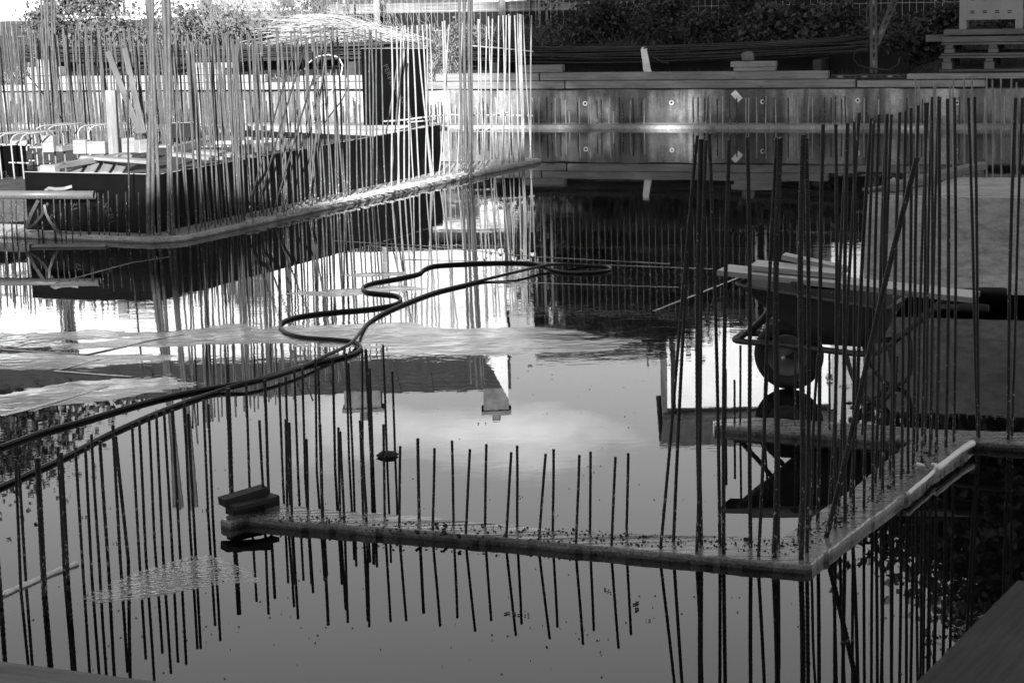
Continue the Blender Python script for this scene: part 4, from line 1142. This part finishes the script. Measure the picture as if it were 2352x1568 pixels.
# ================================================================== PLYWOOD BOX ON THE RIGHT
f0 = lev(1984, 696, 0); fdir = Vector((.945, -.327, 0)); bdir = Vector((.327, .945, 0))
pbx = empty('plywood_box', f0, 'large plywood formwork box standing in the water behind the wheelbarrow', 'formwork box'); pbx.rotation_euler.z = math.atan2(fdir.y, fdir.x)
def sub(name, L_, W_, H_, loc, mat, rz=0, rx=0):
    o = link(name, bevel_box_mesh(name, L_, W_, H_, .002), M[mat], pbx); o.location = loc; o.rotation_euler = (rx, 0, rz); return o
sub('front_sheet', 2.3, .018, .635, (0, 0, .085), 'ply')
sub('side_sheet', 1.2, .018, .63, (.012, .012, .086), 'ply', math.pi / 2)
sub('lid', 2.28, 1.1, .018, (.40, .58, .715), 'ply')
sub('lid_left', .37, .9, .016, (.02, .5, .714), 'ply_edge')
sub('front_lip', 2.3, .012, .008, (0, -.004, .722), 'ply_top')
for k in range(3): sub('foot', .10, .5, .10, (.5 + .75 * k, .40, -.06), 'wood_dark')
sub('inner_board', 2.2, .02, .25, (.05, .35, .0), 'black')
t0, t1 = lev(2042, 441, .735), lev(2254, 389, .735)
o = beam('timber', t0, t1, .10, .055, 'wood_dull'); tag(o, 'grey timber lying across the lid of the plywood box', 'timber')
o = beam('timber', lev(1990, 440, .735), lev(2062, 430, .735), .08, .02, 'wood_dull'); tag(o, 'short flat board on the near left corner of the plywood box', 'board')
for k, (a, b, lb) in enumerate([((2080, 418), (2160, 398), 'thin offcut left of the timber on the plywood box'), ((2100, 410), (2175, 396), 'second thin offcut on the far left of the plywood box')]):
    o = beam('offcut', lev(a[0], a[1], .737 + .012 * k), lev(b[0], b[1], .737 + .012 * k), .05, .012, 'wood_dark'); tag(o, lb, 'offcut')
# distant footing whose bar tops catch the light
dist = slab('far_footing', [lev(x, y, .05) for x, y in [(2060, 560), (2460, 574), (2460, 556), (2060, 545)]], -.07, .05, 'concrete', .01, .2, .01)
tag(dist, 'low footing hidden behind the plywood box with thin rebars rising above it', 'footing')
zt4 = lambda x, y: (1720.4 + .26855 * x, .26855 * y)
for x, y in [(1427, 665), (1453, 700), (1583, 693), (1594, 722), (1717, 725), (1747, 665), (1840, 668), (1908, 665), (2033, 668), (2083, 685), (2155, 670), (2247, 672), (2290, 708)]:
    tx, ty = zt4(x, y); bar_px(dist, tx + 2, 556 + (tx - 2060) * .03, tx, ty, .0068, .05, mat='bar_light')  # bright copy, sunlight put into the bar colour

# ================================================================== HOSE
hz = .010
hp = [(-60, 1041), (0, 1025), (95, 992), (190, 965), (290, 935), (380, 911), (480, 891), (545, 880), (620, 862), (690, 841), (745, 828), (795, 817), (822, 806), (828, 795), (812, 784), (770, 779), (700, 774), (660, 764), (643, 750), (655, 735), (700, 723), (770, 715), (850, 708), (905, 698), (921, 687), (908, 677), (870, 673), (838, 668), (835, 658), (860, 648), (920, 637), (962, 627), (975, 617), (1000, 609), (1060, 605), (1140, 602), (1210, 603), (1250, 610), (1275, 621), (1320, 626), (1375, 624), (1402, 618), (1390, 611), (1340, 609), (1285, 607), (1245, 611), (1180, 626), (1110, 643), (1060, 655), (1000, 670), (945, 690), (885, 716), (845, 742), (818, 775), (795, 795), (745, 818), (690, 843), (620, 866), (560, 879), (500, 898), (420, 924), (340, 955), (240, 1000), (150, 1047), (75, 1082), (0, 1116), (-60, 1142)]
P_ = []
for i, (x, y) in enumerate(hp):
    lift = .022 if 44 <= i <= 46 or 53 <= i <= 58 else 0
    P_.append(lev(x, y, hz + lift))
mb = MB(); mb.tube(bez(P_, 5), .0108, 9); o = mb.build('hose', M['hose'], None, True)
tag(o, 'long black hose snaking through the shallow water in loops', 'hose')

# ================================================================== SMALL THINGS
o = beam('wood_offcut', lev(510, 1162, .080), lev(612, 1132, .105), .07, .035, 'wood_dark', bev=.0015); tag(o, 'dark thin board on top of the offcuts at the footing end', 'offcut')
o = beam('wood_offcut', lev(527, 1182, .034), lev(634, 1157, .034), .06, .045, 'wood_dark', bev=.0015); tag(o, 'dark thick offcut at the bottom of the pile on the footing end', 'offcut')
o = beam('wood_offcut', lev(535, 1172, .080), lev(630, 1148, .080), .05, .02, 'wood_dark', bev=.0015); tag(o, 'flat dark slat in the middle of the offcut pile', 'offcut')
def foam(label, pts, r, z, seed):
    rr = random.Random(seed); Q = bez([lev(x, y, z) for x, y in pts], 8)
    mb = MB(); mb.tube(Q, [r * (1 + .35 * noise.noise(p * 14)) for p in Q], 8); o = mb.build('foam_bead', M['foam'], None, True); tag(o, label, 'foam bead')
foam('white foam sausage along the inner corner edge of the near footing', [(2234, 1017), (2215, 1028), (2190, 1046), (2165, 1066), (2150, 1076)], .014, .055, 1)
foam('thin ragged foam strip farther down the footing edge', [(2148, 1078), (2130, 1096), (2105, 1116), (2086, 1133)], .009, .045, 2)
foam('short foam crumb lying on the near footing', [(2107, 1065), (2122, 1069)], .007, .062, 3)
foam('short foam crumb near the footing edge', [(2140, 1066), (2150, 1068), (2153, 1074)], .007, .062, 4)
foam('dull foam roll floating at the lower left edge', [(8, 1364), (45, 1348), (80, 1333), (115, 1318), (150, 1304), (176, 1294)], .012, .003, 5)
rr = random.Random(77)
mb = MB()
for x, y in [(1165, 1406), (1190, 1408), (1205, 1411), (1455, 1384), (1470, 1384), (1456, 1398), (1472, 1396), (1497, 1425), (1395, 1352), (1403, 1360), (1935, 1472), (1950, 1470), (2140, 1455), (1218, 838), (1107, 972), (425, 1018), (195, 1186), (263, 1246), (470, 1170), (655, 1170)]:
    p = lev(x, y, .004); s = rr.uniform(.004, .009)
    for k in range(3):
        q = p + Vector((rr.uniform(-.02, .02), rr.uniform(-.015, .015), 0)); mb.box(q, (s * rr.uniform(.7, 1.4), s * .6, .004), Matrix.Rotation(rr.uniform(0, 3), 3, 'Z'))
stuff(mb.build('floating_debris', M['bark']))

mb = MB()
for i in range(260):                      # dust and leaf scraps drifting on the near water
    x = rr.gauss(rr.choice((420, 700, 1250, 1500, 2000)), 130); y = rr.gauss(rr.choice((900, 1120, 1400, 1480)), 50)
    p = lev(x, y, .002); s = rr.uniform(.0012, .0045); mb.box(p, (s * 1.6, s, .002), Matrix.Rotation(rr.uniform(0, 3), 3, 'Z'))
stuff(mb.build('floating_dust', M['bark']))
# foreground boards on the near side
o = beam('plank', lev(-90, 1570, .14), lev(420, 1640, .14), .22, .05, 'wood_dull'); tag(o, 'weathered plank along the bottom left corner of the picture', 'plank')
o = beam('board', lev(2150, 1690, .25), lev(2440, 1370, .25), .30, .04, 'wood_dark'); tag(o, 'dark board cutting across the bottom right corner', 'board')

# ================================================================== BEYOND THE FENCE (seen in the water)
def tree(label, X, Y, h, cr_, mat, seed, n_=3200, leaf=.16, base=1.3, trunk_h=.35, zc=None):
    rr = random.Random(seed); root = empty('tree', (X, Y, base), label, 'tree')
    mb = MB(); mb.tube([(0, 0, -.2), (.05, 0, h * trunk_h), (-.05, .05, h * .75)], [.16, .12, .04], 8); 
    for k in range(7):
        a = rr.uniform(0, 6.28); z0 = h * rr.uniform(trunk_h * .8, .7); mb.tube([(0, 0, z0), (math.cos(a) * cr_ * .5, math.sin(a) * cr_ * .5, z0 + h * .12), (math.cos(a) * cr_ * .8, math.sin(a) * cr_ * .8, z0 + h * .2)], [.06, .04, .015], 5, False)
    mb.build('trunk', M['bark'], root, True)
    cl = []
    for k in range(60):
        a = rr.uniform(0, 6.28); u = rr.random(); zb_ = zc or trunk_h * .7; z = h * (zb_ + (1 - zb_) * u); r_ = cr_ * math.sqrt(max(.05, 1 - (2 * u - .9) ** 2 / 1.25)) * rr.uniform(.3, 1)
        cl.append(Vector((math.cos(a) * r_, math.sin(a) * r_, z)))
    pts = []
    for i in range(n_ * 4):
        c0 = rr.choice(cl); s = cr_ * .24; pts.append(c0 + Vector((rr.gauss(0, s), rr.gauss(0, s), rr.gauss(0, s * (.8 if not zc else .35)))))
    mb = MB(); scatter_leaves(mb, pts, leaf, rr); stuff(mb.build('crown', M[mat], root))

def house(name, label, X0, X1, Y0, Y1, zb, ze, zr_, roofmat, axis='x', over=.25):
    root = empty(name, ((X0 + X1) / 2, Y0, zb), label, 'house'); bpy.context.view_layer.update()
    o_ = root.location
    mb = MB(); mb.box(Vector(((X0 + X1) / 2, (Y0 + Y1) / 2, (zb + ze) / 2)) - o_, (X1 - X0, Y1 - Y0, ze - zb)); mb.build('wall', M['render'], root)
    mb = MB()
    if axis == 'x':
        ym = (Y0 + Y1) / 2; n_ = int((X1 - X0 + 2 * over) / .24)
        for sgn, ya in ((1, Y0 - over), (-1, Y1 + over)):
            rows = 9
            for r_ in range(rows):
                u0_, u1_ = r_ / rows, (r_ + 1.12) / rows
                ya0, ya1 = ya + (ym - ya) * u0_, ya + (ym - ya) * min(1, u1_); za0, za1 = ze + (zr_ - ze) * u0_ + .03, ze + (zr_ - ze) * min(1, u1_) + .012
                for k in range(n_):
                    xa = X0 - over + (X1 - X0 + 2 * over) * k / n_; xb = X0 - over + (X1 - X0 + 2 * over) * (k + .985) / n_
                    q = .012 * ((k * 7 + r_ * 3) % 3)
                    mb.add([Vector((xa, ya0, za0 + q)) - o_, Vector((xb, ya0, za0 + q)) - o_, Vector((xb, ya1, za1 + q)) - o_, Vector((xa, ya1, za1 + q)) - o_, Vector((xa, ya0, za0 - .02)) - o_, Vector((xb, ya0, za0 - .02)) - o_], [(0, 1, 2, 3), (4, 5, 1, 0)])
        for xx, s2 in ((X0, -1), (X1, 1)):
            gbm = MB(); gbm.add([Vector((xx + s2 * .001, Y0, ze)) - o_, Vector((xx + s2 * .001, Y1, ze)) - o_, Vector((xx + s2 * .001, ym, zr_ - .02)) - o_], [(0, 1, 2)]); gbm.build('gable', M['render'], root)
    else:
        xm = (X0 + X1) / 2
        mb.add([Vector(q) - o_ for q in [(X0 - over, Y0 - over, ze - .05), (xm, Y0 - over, zr_), (xm, Y1, zr_), (X0 - over, Y1, ze - .05), (X1 + over, Y0 - over, ze - .05), (X1 + over, Y1, ze - .05)]], [(0, 1, 2, 3), (1, 4, 5, 2)])
        gbm = MB(); gbm.add([Vector(q) - o_ for q in [(X0, Y0 - .002, ze), (X1, Y0 - .002, ze), (xm, Y0 - .002, zr_ - .1)]], [(0, 1, 2)]); gbm.build('gable', M['render'], root)
    rf = mb.build('roof', M[roofmat], root)
    return root, rf
def window(root, x, z, w_, h_, Y):
    o_ = root.location
    mb = MB()
    for sx_, sz, ww, hh in ((-1, 0, .06, h_), (1, 0, .06, h_), (0, -1, w_, .06), (0, 1, w_, .06), (0, 0, .04, h_)):
        mb.box(Vector((x + sx_ * w_ / 2, Y - .03, z + sz * h_ / 2)) - o_, (ww, .06, hh))
    fr = mb.build('window', M['wood_dull'], root)
    mb = MB(); mb.box(Vector((x, Y - .012, z)) - o_, (w_ - .06, .02, h_ - .06)); mb.build('pane', M['glass'], fr)
def chimney(root, rf, x, y, z0, z1, sz=.55, pots=2, mat='stone'):
    o_ = root.location; mb = MB(); mb.box(Vector((x, y, (z0 + z1) / 2)) - o_, (sz, .5, z1 - z0)); mb.box(Vector((x, y, z1 + .04)) - o_, (sz + .1, .6, .08))
    for k in range(pots): mb.tube([Vector((x + (k - (pots - 1) / 2) * .25, y, z1 + .08)) - o_, Vector((x + (k - (pots - 1) / 2) * .25, y, z1 + .3)) - o_], .09, 8)
    mb.build('chimney', M[mat], rf)
# white house with the slate roof, left of centre
ha, ra = house('slate_house', 'white rendered house with slate roof and stone chimneys behind the fence', -8.9, -.10, 42, 48, 1.2, 5.6, 7.0, 'slate', 'x', .06)
mb = MB(); mb.box(Vector((.19, 43, 2.95)) - ha.location, (.55, 1.9, 3.5)); mb.build('annex', M['render'], ha)
for x, z in [(-5.2, 4.1), (-7.4, 4.1), (-7.4, 2.2)]: window(ha, x, z, .7, .9, 42)
chimney(ha, ra, -.38, 45, 6.3, 7.42, .55, 1); chimney(ha, ra, -3.3, 45, 6.3, 7.3, .8, 1)
mb = MB(); mb.box(Vector((-1.8, 41.72, 3.35)) - ha.location, (5.3, .55, .10)); mb.build('shade_canopy', M['black'], ha)  # black strip standing in for a shadow band on the wall
mb = MB(); mb.box(Vector((-2.2, 41.97, 2.1)) - ha.location, (3.2, .05, 1.6)); mb.build('garage_door', M['slate'], ha)
mb = MB(); W4 = [(-.55, 5.62), (-.10, 5.5), (-.10, 6.48), (-.14, 6.4)]
mb.add([Vector((x, y, z)) - ha.location for y in (41.55, 41.99) for x, z in W4], [(0, 1, 2, 3), (7, 6, 5, 4), (0, 4, 5, 1), (1, 5, 6, 2), (2, 6, 7, 3), (3, 7, 4, 0)]); mb.build('parapet', M['render'], ha)
# dark low building in the middle
hb_, rb_ = house('tiled_house', 'low house with tiled roof and dormer windows between the two white houses', .75, 3.15, 41, 46, 1.2, 4.9, 6.1, 'tile')
bpy.data.objects[hb_.children[0].name].data.materials[0] = M['slate']  # wall made dark, its shade put into the colour
for x in (1.4, 2.4): window(hb_, x, 5.0 - .7, .7, .8, 41)
mb = MB(); mb.box(Vector((2.45, 41.2, 5.15)) - hb_.location, (1.0, .9, .45)); mb.build('dormer', M['stone'], rb_)
# white house on the right
hc, rc = house('gabled_house', 'tall white rendered house on the right behind the hedge', 3.2, 6.6, 42.5, 44.4, 1.2, 7.1, 8.0, 'slate', 'x', .1)
for x in (4.7, 5.9): window(hc, x, 4.6, .9, 1.2, 42.5)
mb = MB(); mb.tube([Vector((3.32, 42.42, 1.2)) - hc.location, Vector((3.32, 42.42, 7.1)) - hc.location], .05, 8); mb.build('downpipe', M['black'], hc, True)
mb = MB(); mb.tube([Vector((3.1, 42.33, 7.1)) - hc.location, Vector((6.7, 42.33, 7.1)) - hc.location], .07, 8); mb.build('gutter', M['slate'], hc, True)
# white house at the far left
hd, rd = house('gable_cottage', 'white cottage at the far left beyond the bush', -15.5, -9.3, 43, 49, 1.2, 5.5, 6.9, 'slate')
for x in (-12, -9.5): window(hd, x, 3.6, .9, 1.1, 43)
# hedge and trees
tree('low dark shrub tree before the white house on the right', 2.9, 38.5, 3.4, 1.1, 'leaf_dark', 41, 2600, .14)
tree('dark hedge tree between the tiled house and the fence', 1.6, 37.5, 2.7, 1.5, 'leaf_dark', 42, 3200, .13, trunk_h=.1)
tree('spreading dark tree behind the slotted post', 4.6, 38, 3.0, 1.0, 'leaf_dark', 43, 2400, .13)
tree('tall dark tree behind the white cottage at the far left', -9.8, 51, 7.0, 1.7, 'leaf_dark', 45, 3400, .17)
tree('taller tree farther left beyond the white cottage', -13.2, 51.5, 8.9, 2.4, 'leaf_dark', 46, 4200, .18)
tree('tall dark tree rising at the right edge beyond the pallets', 8.6, 34, 7.6, 2.3, 'leaf_dark', 47, 9500, .19)
tree('second dark tree right of the pallets', 11.2, 33, 9.0, 2.6, 'leaf_dark', 48, 9000, .2)

# ================================================================== BEHIND THE CAMERA: unseen shade casters, shaped to place shade and dapples
def q_h(q, Y): return q - Y * math.tan(SUN_EL)
YB = -9.0
root = empty('shade_building', (0, YB, .7), 'unseen building behind the camera with its outline shaped for the shade edge', 'house'); bpy.context.view_layer.update()
prof = [(-14, 7.0), (-6, 7.15), (-4.4, 7.3), (-3.3, 7.7), (-2.5, 7.95), (-1.85, 8.7), (-1.5, 9.35), (-.2, 9.55), (1.2, 9.3), (2.3, 8.0), (6, 7.8), (12, 7.5), (20, 7.4)]  # outline shaped to place the shade edge
v = []; f = []
for X, q in prof:
    z = q_h(q, YB)
    v += [(X, 0, 0), (X, 0, z - .7), (X, -6, z - .7), (X, -6, 0)]
for i in range(len(prof) - 1):
    for k in range(3): f.append((i * 4 + k, i * 4 + 4 + k, i * 4 + 5 + k, i * 4 + 1 + k))
f += [(0, 1, 2, 3), tuple(len(v) - 4 + k for k in (3, 2, 1, 0))]
link('wall', mesh_from('wall', v, f), M['stone'], root)
def shade_canopy(label, X0, X1, q0, q1, seed, n_, leaf):
    Y = -12.0; rr = random.Random(seed)
    root = empty('shade_tree', ((X0 + X1) / 2, Y, .7), label, 'tree')
    z0, z1 = q_h(q0, Y) - .7, q_h(q1, Y) - .7; hw = (X1 - X0) / 2
    mb = MB(); mb.tube([(0, -1, 0), (.1, -1, z0 * .6), (0, -.5, z1 * .8)], [.32, .26, .08], 10)
    for k in range(12):
        s2 = rr.uniform(-1, 1); zz = rr.uniform(z0, z1); mb.tube([(0, -.6, z0 * .9), (s2 * hw * .5, 0, zz * .5 + z0 * .5), (s2 * hw, rr.uniform(-1, 1), zz)], [.12, .08, .02], 5, False)
    mb.build('trunk', M['bark'], root, True)
    pts = []
    cl = [Vector((rr.uniform(-hw, hw), rr.uniform(-1.2, 1.2), rr.uniform(z0, z1))) for k in range(150)]
    for i in range(n_):
        c0 = rr.choice(cl); p = c0 + Vector((rr.gauss(0, .55), rr.gauss(0, .6), rr.gauss(0, .5)))
        p.x = max(-hw, min(hw, p.x)); p.z = max(z0, min(z1, p.z))
        if seed == 61 and p.x < hw - 2.5 and p.z < z0 + 2.4 and noise.noise(Vector((p.x * 1.5 + seed, 0, p.z * .8))) < .11: continue      # gaps cut in the crown so sun dapples reach the wall
        pts.append(p)
    mb = MB(); scatter_leaves(mb, pts, leaf, rr, aspect=1.0); stuff(mb.build('crown', M['leaf_dark'], root))
shade_canopy('unseen dense tree added behind the camera for shade, left of a pair', -1.75, 5.5, 10.5, 20.5, 61, 9500, .62)
shade_canopy('unseen dense tree added behind the camera for shade, right of a pair', 5.0, 14.0, 9.2, 20.5, 62, 13000, .62)
